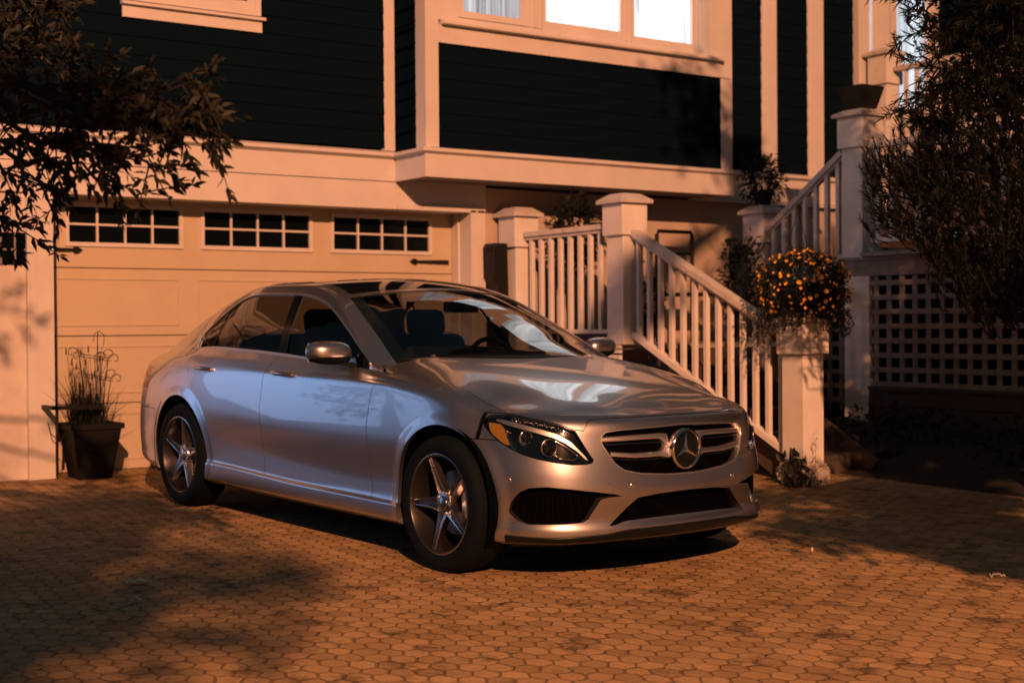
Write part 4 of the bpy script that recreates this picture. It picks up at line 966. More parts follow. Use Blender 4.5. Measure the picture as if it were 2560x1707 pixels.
# 6. headlights
for sg in (1, -1):
    S = clip(body, -Q(body).s*sg); d = both(Q(S), HL); H = clip(S, d-.001)
    hl = surf_obj('headlight', H, 'blkgloss', car, off=-.030)
    surf_obj('lens', clip(H, both(Q(H), HL)+.003), 'lens', hl, off=.0005)
    edge_ = clip(H, both(Q(H), HL)+.006, 1); surf_obj('seal', edge_, 'blkgloss', hl, off=-.001)
    AM = [(1.092, .733), (1.018, .727), (.985, .700), (.940, .628), (.985, .640), (1.045, .674), (1.070, .693)]
    surf_obj('turn_signal', clip(H, both(Q(H), AM)), 'amber', hl, off=-.010, depth=.012)
    DR = [(1.06, .752), (1.00, .748), (.909, .732), (.8, .711), (.706, .688), (.632, .651), (.578, .599), (.546, .568), (.562, .570), (.607, .612), (.662, .648), (.721, .671), (.8, .690), (.87, .705), (.983, .725), (1.05, .742)]
    surf_obj('daytime_strip', clip(H, both(Q(H), DR)), 'satin', hl, off=-.009, depth=.02)
    A2 = [(.985, .712), (.975, .700), (.925, .622), (.905, .607), (.918, .606), (.938, .622), (.990, .704)]
    surf_obj('bezel', clip(H, both(Q(H), A2)), 'chrome', hl, off=-.006, depth=.02)
    mb = MB(); rnd = random.Random(5)
    def onn(s, z, o):
        b = skirt(np.array([s*sg]), np.interp([z], RZ0(s), np.arange(9)))[0, 0]; u, v, nu, nv = plan(np.array([s])); nn = np.array([nu[0], nv[0]*sg, 0]); p = b+nn*o; return Vector((p[0], -p[1], p[2])), Vector((nn[0], -nn[1], 0))
    def bead(mb, s, z, r, o=-.012, n=8):
        c, nn = onn(s, z, o); k = len(mb.V); rings = 5
        for i in range(rings+1):
            ph = math.pi*i/rings
            for j in range(n):
                th = 2*math.pi*j/n; mb.V.append((c.x+r*math.sin(ph)*math.cos(th), c.y+r*math.sin(ph)*math.sin(th), c.z+r*math.cos(ph)))
        for i in range(rings):
            for j in range(n): mb.F.append((k+i*n+j, k+i*n+(j+1) % n, k+(i+1)*n+(j+1) % n, k+(i+1)*n+j))
    for k in range(26):
        t = k/25; s = .96-.31*t; z = np.interp(s, [.65, .70, .80, .90, .97], [.690, .706, .727, .742, .750])
        bead(mb, s, z-.004+.006*rnd.random()*(1 if k % 2 else -1), .0035+.003*rnd.random())
    mb.build('led_array', M['chrome'], hl, True)
    # projector barrels and reflector bowls
    def barrel(s, z, r, name, m1, m2, dep=.026):
        c, nn = onn(s, z, -.012); fwd = Vector((1, -sg*.25, 0)).normalized(); a = fwd.cross(Vector((0, 0, 1))).normalized(); b = Vector((0, 0, 1))
        def ring(rr, h): return [tuple(c+fwd*h+a*(rr*math.cos(2*math.pi*j/28))+b*(rr*math.sin(2*math.pi*j/28))) for j in range(28)]
        V = []; F = []; prof = [(r*1.25, -.004), (r*1.14, .003), (r*1.05, -.002), (r*1.0, -.012)]
        for rr, h in prof: V += ring(rr, h)
        for i in range(len(prof)-1):
            for j in range(28): F.append((i*28+j, i*28+(j+1) % 28, (i+1)*28+(j+1) % 28, (i+1)*28+j))
        mesh(name, V, F, M[m1], hl, True)
        V = []; F = []; prof = [(r, -.010), (r*.85, -.002), (r*.6, .005), (r*.3, .009), (.0005, .010)]
        for rr, h in prof: V += ring(rr, h)
        for i in range(len(prof)-1):
            for j in range(28): F.append((i*28+j, i*28+(j+1) % 28, (i+1)*28+(j+1) % 28, (i+1)*28+j))
        mesh('projector_lens', V, F, M[m2], hl, True)
    barrel(.745, .622, .034, 'projector', 'rim', 'roofg'); barrel(.868, .664, .026, 'projector', 'chrome', 'roofg')
    mb = MB(); pts = [onn(s, z, -.010)[0] for s, z in ((.715, .652), (.66, .627), (.61, .592), (.598, .577), (.63, .571), (.69, .577), (.715, .590))]
    mb.tube(pts, .0022, 6, False); mb.build('light_guide', M['chrome'], hl, True)
    R2 = [(.905, .695), (.885, .690), (.862, .640), (.880, .630), (.912, .655)]
    surf_obj('reflector', clip(H, both(Q(H), R2)), 'chrome', hl, off=-.014, depth=.01)
# 7. parking sensors, tow cover line
for s, z in ((.934, .476), (.335, .451), (-.335, .451), (-.934, .476)):
    b = skirt(np.array([s]), np.interp([z], RZ0(abs(s)), np.arange(9)))[0, 0]; u, v, nu, nv = plan(np.array([abs(s)])); nn = Vector((nu[0], -nv[0]*(1 if s > 0 else -1), 0)); c = Vector((b[0], -b[1], b[2]))
    a = nn.cross(Vector((0, 0, 1))); V = []; F = []
    for rr, h in ((.0115, -.002), (.0115, .0012), (.0098, .0022), (.0092, .0005), (.0005, .0012)):
        V += [tuple(c+nn*h+a*(rr*math.cos(t))+Vector((0, 0, rr*math.sin(t)))) for t in np.linspace(0, 2*math.pi, 17)[:-1]]
    for i in range(4):
        for j in range(16): F.append((i*16+j, i*16+(j+1) % 16, (i+1)*16+(j+1) % 16, (i+1)*16+j))
    smooth_angle(mesh('parking_sensor', V, F, M['paint'], car), 40)
TW = [(.493, .521), (.429, .513), (.388, .455), (.475, .462), (.490, .480)]
TW = rounded(TW, 1); S = clip(body, np.abs(sdpoly(Q(body).s, Q(body).z, TW))-.0013); surf_obj('tow_cover', S, 'blkplast', car, off=.0006)
# 8. mirrors
def mirror(sg):
    # flattened teardrop, rounded towards the front, flat glass at the back
    c = np.array([-.915, .952, 1.022]); V = []; F = []; nu, nv = 22, 32
    for i in range(nu+1):
        ph = math.pi*i/nu
        for j in range(nv):
            th = 2*math.pi*j/nv; x = math.cos(ph); y = math.sin(ph)*math.cos(th); z = math.sin(ph)*math.sin(th)
            f = lambda t, e: math.copysign(abs(t)**e, t)
            a = f(x, .72)*.120; z_ = f(z, .75)*.068*(1-.18*(x*.5+.5)); y_ = f(y, .85); b = y_*.082 if y_ > 0 else y_*.035
            a2 = a; b2 = b-.035*(x*.5+.5)*(1 if True else 0)
            V.append((c[0]+b2, sg*(c[1]+a2), c[2]+z_+.006*x))
    for i in range(nu):
        for j in range(nv): F.append((i*nv+j, i*nv+(j+1) % nv, (i+1)*nv+(j+1) % nv, (i+1)*nv+j))
    V = np.array(V); S = Surf(V, V*0, np.zeros((len(V), 2)), F); recalc(S)
    if ((S.V-[c[0], sg*c[1], c[2]])*S.N).sum() < 0: S.N = -S.N; S.F = [f[::-1] for f in S.F]
    cut = S.V[:, 2]-(c[2]-.026+.12*(S.V[:, 0]-c[0])); capS = clip(S, -cut); low = clip(S, cut)
    mo = surf_obj('door_mirror', capS, 'paint', car, off=.001, depth=.006)
    surf_obj('mirror_base', low, 'blkplast', mo)
    ind = clip(S, mx_(np.abs(S.V[:, 2]-(c[2]-.019+.10*(S.V[:, 0]-c[0])))-.0045, c[0]+.0-S.V[:, 0])); surf_obj('side_indicator', ind, 'chrome', mo, off=.003)
    mb = MB(); mb.beam((-.88, -sg*.80, .955), (-.90, -sg*.91, .972), .045, .022); mb.build('mirror_arm', M['blkplast'], mo, bevel=.004)
    mb = MB(); mb.cbox((-.957, -sg*.97, 1.024), .004, .17, .10); mb.build('mirror_glass', M['chrome'], mo)
mirror(1); mirror(-1)
# 9. wheels
def wheel():
    w_ = MB(); R_, Wd = .327, .118      # axis along local y, +y = outside
    prof = [(.236, .085), (.243, .098), (.262, .104), (.290, .104), (.308, .098), (.3185, .084), (.3265, .062), (.327, .0), (.3265, -.06), (.317, -.09), (.29, -.105), (.25, -.10), (.236, -.085)]
    w_.lathe(prof, 72, 'y', closed=True)
    # tread grooves as slim dark rings cut by geometry
    return w_, R_
def make_wheel():
    bb = MB(); prof = [(.235, .088), (.241, .094), (.241, .100), (.234, .102), (.229, .094), (.224, .060), (.212, .02), (.205, -.06), (.222, -.09), (.236, -.095), (.236, -.088)]
    bb.lathe(prof, 72, 'y'); mb = MB(); mb.lathe([(.2385, .090), (.242, .095), (.242, .100), (.237, .102), (.231, .098), (.230, .088)], 72, 'y')
    for k in range(5):
        a0 = 2*math.pi*k/5
        rad = [.052, .075, .10, .13, .16, .19, .215, .229]
        hw_ = [.036, .030, .0255, .0225, .0200, .0180, .0165, .0165]
        top = [.070, .074, .078, .081, .084, .087, .090, .091]
        sec = []
        for r, h, t in zip(rad, hw_, top):
            sec.append([(-h-.004, t-.034), (-h, t-.004), (-h+.005, t), (-h*.52, t-.001), (-h*.34, t-.016), (h*.34, t-.016), (h*.52, t-.001), (h-.005, t), (h, t-.004), (h+.004, t-.034)])
        kk = len(mb.V); n = 10; ca, sa = math.cos(a0), math.sin(a0)
        for r, sc in zip(rad, sec):
            for x, y in sc: mb.V.append((r*ca-x*sa, y, r*sa+x*ca))
        for i in range(len(rad)-1):
            for j in range(n-1): mb.F.append((kk+i*n+j, kk+i*n+j+1, kk+(i+1)*n+j+1, kk+(i+1)*n+j))
    mb.lathe([(.0001, .052), (.058, .052), (.062, .060), (.058, .068), (.036, .070)], 40, 'y')
    rim_ = smooth_angle(mb.build('wheel', M['rim'], car), 32)
    smooth_angle(bb.build('barrel', M['rimdark'], rim_), 40)
    w_, R_ = wheel(); ty = smooth_angle(w_.build('tyre', M['rubber'], rim_), 50)
    mb = MB(); mb.lathe([(.034, .068), (.033, .077), (.028, .080), (.0001, .081)], 32, 'y'); smooth_angle(mb.build('centre_cap', M['rim'], rim_), 40)
    for k in range(5):
        mb = MB(); a = 2*math.pi*(k+.5)/5; mb.lathe([(.0105, .056), (.0105, .071), (.006, .074), (.0001, .073)], 10, 'y', (.050*math.cos(a), 0, .050*math.sin(a)))
        mb.build('wheel_bolt', M['satin'], rim_)
    mb = MB(); mb.lathe([(.0001, .012), (.07, .012), (.075, .0), (.155, .0), (.155, -.022), (.07, -.022)], 48, 'y'); smooth_angle(mb.build('brake_disc', M['disc'], rim_), 40)
    mb = MB(); k = []
    for i in range(7):
        a = math.radians(150+i*9.5); k.append((a,))
    V = []; F = []
    for (a,) in k:
        for r, y in ((.105, -.03), (.105, .035), (.150, .045), (.178, .030), (.178, -.03)): V.append((r*math.cos(a), y, r*math.sin(a)))
    for i in range(6):
        for j in range(5): F.append((i*5+j, i*5+(j+1) % 5, (i+1)*5+(j+1) % 5, (i+1)*5+j))
    F += [(0, 1, 2, 3, 4), (34, 33, 32, 31, 30)]
    mesh('brake_caliper', V, F, M['satin'], rim_)
    mb = MB(); mb.lathe([(.225, -.02), (.0001, -.03)], 40, 'y'); mb.build('wheel_back', M['under'], rim_)
    return rim_
w0_ = make_wheel()
WP = [(0.0, .802, 1, -.07), (-2.84, .797, 1, .42), (0.0, .802, -1, .2), (-2.84, .797, -1, 1.2)]
for i, (u, v, sg, roll) in enumerate(WP):
    o = w0_ if i == 0 else copy_tree(w0_, car)
    # +y local of wheel must point outwards: right side of the car is -y in car space
    o.location = (u, -v*sg, .327); o.rotation_euler = (0, 0, math.pi if sg > 0 else 0)
    o.rotation_mode = 'XYZ'; o.delta_rotation_euler = (0, roll, 0)
# wheel housings and floor
for c in (AF, AR):
    for sg in (1, -1):
        mb = MB(); n = 24; V = []; F = []
        for i in range(n+1):
            a = math.pi*(-.12+1.24*i/n)
            for v in (.885, .55): V.append((c[0]+(c[2]+.012)*math.cos(a), -sg*v, c[1]+(c[2]+.012)*math.sin(a)))
        for i in range(n): F.append((2*i, 2*i+1, 2*i+3, 2*i+2))
        F.append(tuple(2*i+1 for i in range(n+1)))
        mesh('wheel_housing', V, F, M['under'], car)
mb = MB(); mb.box(-3.80, .66, -.80, .80, .19, .30) if False else None
mb = MB(); mb.box(-2.40, -.42, -.84, .84, .185, .32); mb.box(-.42, .45, -.56, .56, .20, .40); mb.box(-3.70, -2.40, -.55, .55, .22, .50); mb.build('floor_pan', M['under'], car)
# 10. cabin
mb = MB(); mb.box(-3.1, -.5, -.80, .80, .32, .50); mb.build('cabin_floor', M['seat'], car)
def roundbox(name, c, sx, sy, sz, m, parent, r=.05, rot=0):
    mb = MB(); mb.box(-sx/2, sx/2, -sy/2, sy/2, -sz/2, sz/2); o = mb.build(name, M[m], parent); o.location = c; o.rotation_euler = (0, rot, 0)
    b = o.modifiers.new('bevel', 'BEVEL'); b.width = r; b.segments = 4; o.data.polygons.foreach_set('use_smooth', [True]*6); return o
for y in (.37, -.37):
    roundbox('front_seat', (-1.50, y, .55), .55, .50, .20, 'seat', car, .07)
    b = roundbox('seat_back', (-1.84, y, .82), .17, .50, .56, 'seat', car, .075, -.22)
    h = roundbox('headrest', (-1.935, y, 1.165), .11, .27, .17, 'seat', car, .05, -.15)
roundbox('rear_seat', (-2.55, 0, .52), .55, 1.30, .22, 'seat', car, .08); roundbox('seat_back', (-2.86, 0, .78), .18, 1.30, .50, 'seat', car, .08, -.35)
for y in (.37, -.37): roundbox('headrest', (-2.93, y, 1.07), .10, .26, .14, 'seat', car, .045, -.2)
mb = MB(); mb.box(-3.30, -2.92, -.62, .62, 1.00, 1.02); mb.build('parcel_shelf', M['seat'], car)
roundbox('dashboard', (-.80, 0, .86), .62, 1.42, .20, 'seat', car, .07, .05)
roundbox('instrument_hood', (-1.02, .37, .965), .20, .36, .06, 'seat', car, .028)
roundbox('centre_console', (-1.35, 0, .58), .9, .22, .22, 'seat', car, .05)
roundbox('interior_mirror', (-1.05, 0, 1.265), .03, .24, .065, 'blkplast', car, .014)
sw_ = MB(); pts = []
for k in range(41):
    a = 2*math.pi*k/40; pts.append(((.185*math.cos(a))*math.sin(-.42)*1.0, .185*math.sin(a), (.185*math.cos(a))*math.cos(-.42)))
sw_.tube(pts, .015, 8, False); sw_.cbox((0, 0, 0), .05, .12, .10); sw_.box(-.008, .008, -.18, .18, -.02, .02)
swo = smooth_angle(sw_.build('steering_wheel', M['blkplast'], car), 50); swo.location = (-1.20, .37, .905)
mb = MB(); mb.beam((-.62, .10, .982), (-.54, .62, .990), .018, .012); mb.beam((-.64, -.42, .980), (-.55, .06, .992), .018, .012); mb.build('wiper', M['blkplast'], car)
mb = MB(); mb.cbox((-3.90, 0, .76), .02, .9, .03); mb.build('trunk_trim', M['chrome'], car)
# ================================================================== plants
def leaves(rng, C, L, Wd, dirs=None, droop=.3):
    """C (n,3) leaf bases -> arrays of folded leaves"""
    n = len(C); a = rng.uniform(0, 2*np.pi, n); e = rng.normal(-droop, .5, n)
    d = np.stack([np.cos(a)*np.cos(e), np.sin(a)*np.cos(e), np.sin(e)], 1) if dirs is None else dirs
    d /= np.linalg.norm(d, axis=1, keepdims=True)+1e-9
    r = rng.normal(0, 1, (n, 3)); s = np.cross(d, r); s /= np.linalg.norm(s, axis=1, keepdims=True)+1e-9; nn = np.cross(d, s)
    L = (L*rng.uniform(.65, 1.25, n))[:, None]; w_ = (Wd*rng.uniform(.7, 1.2, n))[:, None]
    f = .35
    b = C; r1 = C+d*L*.35+s*w_*.5+nn*w_*f*.5; r2 = C+d*L*.72+s*w_*.34+nn*w_*f*.2-np.array([0, 0, 1])*L*.04
    tp = C+d*L-np.array([0, 0, 1])*L*.14; l2 = C+d*L*.72-s*w_*.34+nn*w_*f*.2-np.array([0, 0, 1])*L*.04; l1 = C+d*L*.35-s*w_*.5+nn*w_*f*.5
    V = np.stack([b, r1, r2, tp, l2, l1], 1).reshape(-1, 3); k = np.arange(n)*6
    F = np.concatenate([np.stack([k, k+1, k+2, k+3], 1), np.stack([k, k+3, k+4, k+5], 1)])
    return V, F
def npmesh(name, V, F, m, parent=None, smooth=False):
    me = bpy.data.meshes.new(name); F = np.asarray(F); me.vertices.add(len(V)); me.vertices.foreach_set('co', np.asarray(V, np.float32).ravel())
    n, k = F.shape; me.loops.add(n*k); me.loops.foreach_set('vertex_index', F.astype(np.int32).ravel()); me.polygons.add(n)
    me.polygons.foreach_set('loop_start', np.arange(0, n*k, k, dtype=np.int32)); me.update(calc_edges=True); me.validate(); me.materials.append(m)
    return link(bpy.data.objects.new(name, me), parent)
def place(o, root):
    o.parent = root; o.matrix_parent_inverse = Matrix.Translation(root.location).inverted(); return o
def branchy(rng, root, p0, p1, sag, r0, nsub, lenr, leafL, leafW, per, V, F, mb, spread=.45):
    """a limb from p0 to p1 with side twigs that carry leaves"""
    p0 = np.array(p0, float); p1 = np.array(p1, float); T = np.linspace(0, 1, 9)
    pts = [p0+(p1-p0)*t+np.array([0, 0, sag*4*t*(1-t)])+rng.normal(0, .012, 3)*(t > 0) for t in T]
    mb.tube([tuple(p) for p in pts], [r0*(1-.85*t) for t in T], 6)
    for k in range(nsub):
        t = .12+.88*(k+rng.uniform(0, 1))/nsub; i = min(int(t*8), 7); b = pts[i]+(pts[i+1]-pts[i])*(t*8-i)
        dr = (p1-p0)/np.linalg.norm(p1-p0)*.6+rng.normal(0, spread, 3)+np.array([0, 0, -.12]); dr /= np.linalg.norm(dr); L = lenr*rng.uniform(.5, 1.2)
        q = [b+dr*L*x+np.array([0, 0, -.10*L*x*x]) for x in (0, .33, .66, 1)]
        mb.tube([tuple(x) for x in q], [.0035, .003, .002, .001], 5)
        n = int(per*rng.uniform(.7, 1.3)); x = rng.uniform(.1, 1, n)**.8
        C = np.array([b+dr*L*xx+np.array([0, 0, -.10*L*xx*xx]) for xx in x]); dirs = dr[None]*.7+rng.normal(0, .55, (n, 3))+np.array([0, 0, -.15])
        v, f = leaves(rng, C, leafL, leafW, dirs); F.append(f+sum(len(a) for a in V)); V.append(v)
rng = np.random.default_rng(11)
def cpt(px, py, dist):   # a measured bearing from the viewpoint, used only to read off where the visible boughs hang
    x, y = px*1.08844, py*1.08844
    d = cF+cR*((x-1280)/3556.)-cU*((y-853.5)/3556.); return np.array([0, 0, CAMH])+d*dist
# --- leafy tree hanging in from the left
lt = tag(empty('leafy_tree', (.35, 6.3, .01)), 'leafy tree with drooping boughs reaching in front of the dark wall at the upper left', 'tree')
V, F, mb = [], [], MB()
tips = [((-60, 60), (150, 40), 5.5, 26), ((-80, 150), (230, 170), 5.3, 30), ((-60, 230), (300, 230), 5.0, 34), ((60, 260), (420, 250), 4.9, 26), ((220, 300), (470, 210), 4.8, 13), ((300, 300), (500, 290), 4.8, 15),
        ((-60, 330), (240, 370), 5.1, 30), ((100, 330), (370, 395), 4.9, 26), ((-60, 400), (150, 470), 5.2, 17), ((-60, 500), (40, 560), 5.3, 13), ((60, 380), (330, 455), 5.0, 9), ((-80, 0), (120, 120), 5.7, 22), ((250, 290), (500, 335), 4.8, 8)]
for a, b, dist, n in tips:
    p0 = cpt(*a, dist+.25); p1 = cpt(*b, dist)
    branchy(rng, lt, p0, p1, .05, .010, n, .20, .050, .019, 13, V, F, mb)
# trunk and limbs outside the picture
tr = MB(); tr.tube([(.35, 6.3, -.05), (.32, 6.28, .8), (.40, 6.2, 1.6), (.42, 6.1, 2.3), (.30, 6.1, 3.4), (.2, 6.2, 4.4)], [.10, .085, .075, .06, .04, .02], 10)
for a, b, dist, n in tips:
    p0 = cpt(*a, dist+.25); tr.tube([(.41, 6.12, 2.0+.1*rng.random()), tuple((np.array([.41, 6.12, 2.3])+p0)/2+np.array([0, 0, .2])), tuple(p0)], [.022, .016, .010], 6)
for k in range(16):
    z = 2.4+k*.13; a = k*2.4; p0 = (.3, 6.15, z); p1 = (.3+1.1*math.cos(a)*(1-.03*k), 6.15+1.1*math.sin(a)*(1-.03*k), z+.45)
    if p1[0] > 1.0 and p1[2] < 3.2: continue
    branchy(rng, lt, p0, p1, .1, .014, 16, .35, .075, .03, 9, V, F, mb)
place(tr.build('trunk', M['bark']), lt)
place(mb.build('twigs', M['bark']), lt)
place(npmesh('foliage', np.vstack(V), np.vstack(F), M['leaf']), lt)
# --- trees behind the viewpoint that shade the drive
def shade_tree(x, y, cen, rad, n, label, seed, ncl=40):
    rg = np.random.default_rng(seed); t = tag(empty('leafy_tree', (x, y, gz(y))), label, 'tree'); cens = np.atleast_2d(np.array(cen)); rads = np.atleast_2d(np.array(rad)); cen = cens[0]; rad = rads[0]
    mb = MB(); mb.tube([(x, y, gz(y)-.1), (x+.05, y, cen[2]*.35), tuple((np.array([x, y, cen[2]*.6])+cen)/2), tuple(cen)], [.15, .12, .09, .03], 10)
    cl = rg.normal(0, 1, (ncl, 3)); cl /= np.linalg.norm(cl, axis=1, keepdims=True); pk = np.arange(ncl)*len(cens)//ncl; cl *= (rg.uniform(.15, 1, ncl)**.5)[:, None]*rads[pk]; cl += cens[pk]
    for c in cl: mb.tube([tuple(cen-(0, 0, .3)), tuple((cen+c)/2+(0, 0, .08)), tuple(c)], [.03, .02, .008], 5)
    C = np.concatenate([c+rg.normal(0, 1, (n//ncl, 3))*rads[p_]*.15 for c, p_ in zip(cl, pk)]); v, f = leaves(rg, C, .12, .055)
    place(mb.build('trunk', M['bark']), t); place(npmesh('foliage', v, f, M['leaf']), t)
shade_tree(-3.6, -.6, [(-1.45, -2.3, 4.9), (-1.1, -1.0, 4.9), (-2.05, -3.0, 4.9)], [(.72, .8, .6), (.6, .6, .5), (.35, .4, .4)], 4400, 'street tree out of view behind the viewpoint on the left', 6, 80)
shade_tree(5.4, -.2, [(4.35, 1.5, 2.6), (5.2, 2.2, 2.5), (3.7, .4, 2.6)], [(.9, .9, .6), (.5, .6, .6), (.5, .5, .4)], 7200, 'small tree out of view to the right of the viewpoint', 5, 60)
shade_tree(7.9, .6, [(5.7, 3.6, 5.4), (5.3, 1.7, 5.2), (2.6, .38, 5.4)], [(.5, 1.1, .5), (.8, .6, .5), (.22, .2, .15)], 2300, 'street tree overhanging the viewpoint on the right', 8, 48)
shade_tree(7.6, 3.2, [(7.75, 4.4, 2.4), (6.9, 3.3, 2.4), (7.5, 4.2, 1.6)], [(.6, .75, .55), (.6, .6, .5), (.5, .45, .5)], 11000, 'bushy tree just out of view beside the conifer', 9, 60)
shade_tree(-.6, 11.4, [(-.1, 10.9, 1.7), (-.4, 11.6, 1.0)], [(.8, .7, .8), (.5, .6, .5)], 500, 'young tree out of view to the left of the garage', 12, 26)

# --- conifer at the right
def conifer():
    rg = np.random.default_rng(3); root = tag(empty('conifer', (8.35, 5.75, .01)), 'dark bushy conifer with upright candle shoots at the right edge', 'tree')
    mb = MB(); mb.tube([(8.35, 5.75, -.1), (8.33, 5.78, 1.2), (8.3, 5.8, 2.6), (8.32, 5.8, 4.2)], [.10, .08, .055, .02], 10)
    V, F = [], []; cnt = 0
    shoots = []
    outline = [(0, 2035, 2500), (60, 2060, 2500), (120, 2110, 2520), (200, 2150, 2520), (300, 2090, 2520), (400, 2030, 2540), (500, 2040, 2540), (560, 2110, 2540), (620, 2170, 2540), (680, 2230, 2520), (740, 2290, 2500)]
    oy = [o[0] for o in outline]
    for k in range(2900):
        py = rg.uniform(-260, 745); x0 = np.interp(py, oy, [o[1] for o in outline]); x1 = 2760
        x0 += rg.normal(0, 34)+26*math.sin(py*.045); t = rg.uniform(0, 1)**1.25; px = x0+(x1-x0)*t
        if py < 170 and px < 2240 and rg.random() < .6: continue
        depth = 8.6+rg.uniform(-.85, .95)*(.35+.65*math.sin(math.pi*min(1, t*1.1+.1)))
        shoots.append(cpt(px, py, depth))
    ax = np.array([8.33, 5.78])
    for c in shoots:
        out = np.array([c[0]-ax[0], c[1]-ax[1], 0]); out /= np.linalg.norm(out)+1e-6
        big = rg.random() < .25
        d = out*rg.uniform(.15, .8)+np.array([0, 0, rg.uniform(.5, 1.1)])+rg.normal(0, .18, 3)
        if c[2] > 2.35 and rg.random() < .6: d = out*.8+np.array([0, 0, rg.uniform(-.7, .2)])+rg.normal(0, .2, 3); big = True
        d /= np.linalg.norm(d); L = rg.uniform(.10, .24)
        if k % 3 == 0: pass
        base = c-d*L*.5; inner = np.array([ax[0], ax[1], max(.3, c[2]-.35)])
        mb.tube([tuple(base-(base-inner)*.06), tuple(base), tuple(base+d*L)], [.006, .004, .0015], 4, False)
        n = 44 if not big else 26; x = rg.uniform(0, 1, n); C = base[None]+d[None]*(x*L)[:, None]
        rad = rg.normal(0, 1, (n, 3)); rad -= (rad@d)[:, None]*d[None]; rad /= np.linalg.norm(rad, axis=1, keepdims=True)+1e-9
        dirs = d[None]*rg.uniform(.5, 1.1, (n, 1))+rad*.8; dirs /= np.linalg.norm(dirs, axis=1, keepdims=True)
        ln = rg.uniform(.028, .05, n)[:, None]*(1.9 if big else 1.0); wd = .0026*(1.5 if big else 1.0)
        sd = np.cross(dirs, rad+.01); sd /= np.linalg.norm(sd, axis=1, keepdims=True)+1e-9
        v = np.stack([C-sd*wd, C+sd*wd, C+dirs*ln*.6+sd*wd*.9, C+dirs*ln, C+dirs*ln*.6-sd*wd*.9], 1).reshape(-1, 3); V.append(v)
    v = np.vstack(V); k = np.arange(len(v)//5)*5; f = np.concatenate([np.stack([k, k+1, k+2, k+4], 1)]); f2 = np.stack([k+4, k+2, k+3, k+3], 1)
    f = np.stack([k, k+1, k+2, k+4], 1); tri = np.stack([k+4, k+2, k+3], 1)
    n = 5200; py = rg.uniform(-260, 730, n); x0 = np.interp(py, oy, [o[1] for o in outline])+70; px = x0+(2800-x0)*rg.uniform(0, 1, n)
    C = np.array([cpt(a, b, 9.0+rg.uniform(-.3, .7)) for a, b in zip(px, py)]); lv, lf = leaves(rg, C, .075, .030); place(npmesh('inner_foliage', lv, lf, M['needle']), root)
    place(mb.build('trunk', M['bark']), root)
    me = bpy.data.meshes.new('foliage'); me.from_pydata(v.tolist(), [], f.tolist()+tri.tolist()); me.materials.append(M['needle']); place(link(bpy.data.objects.new('foliage', me)), root)
conifer()
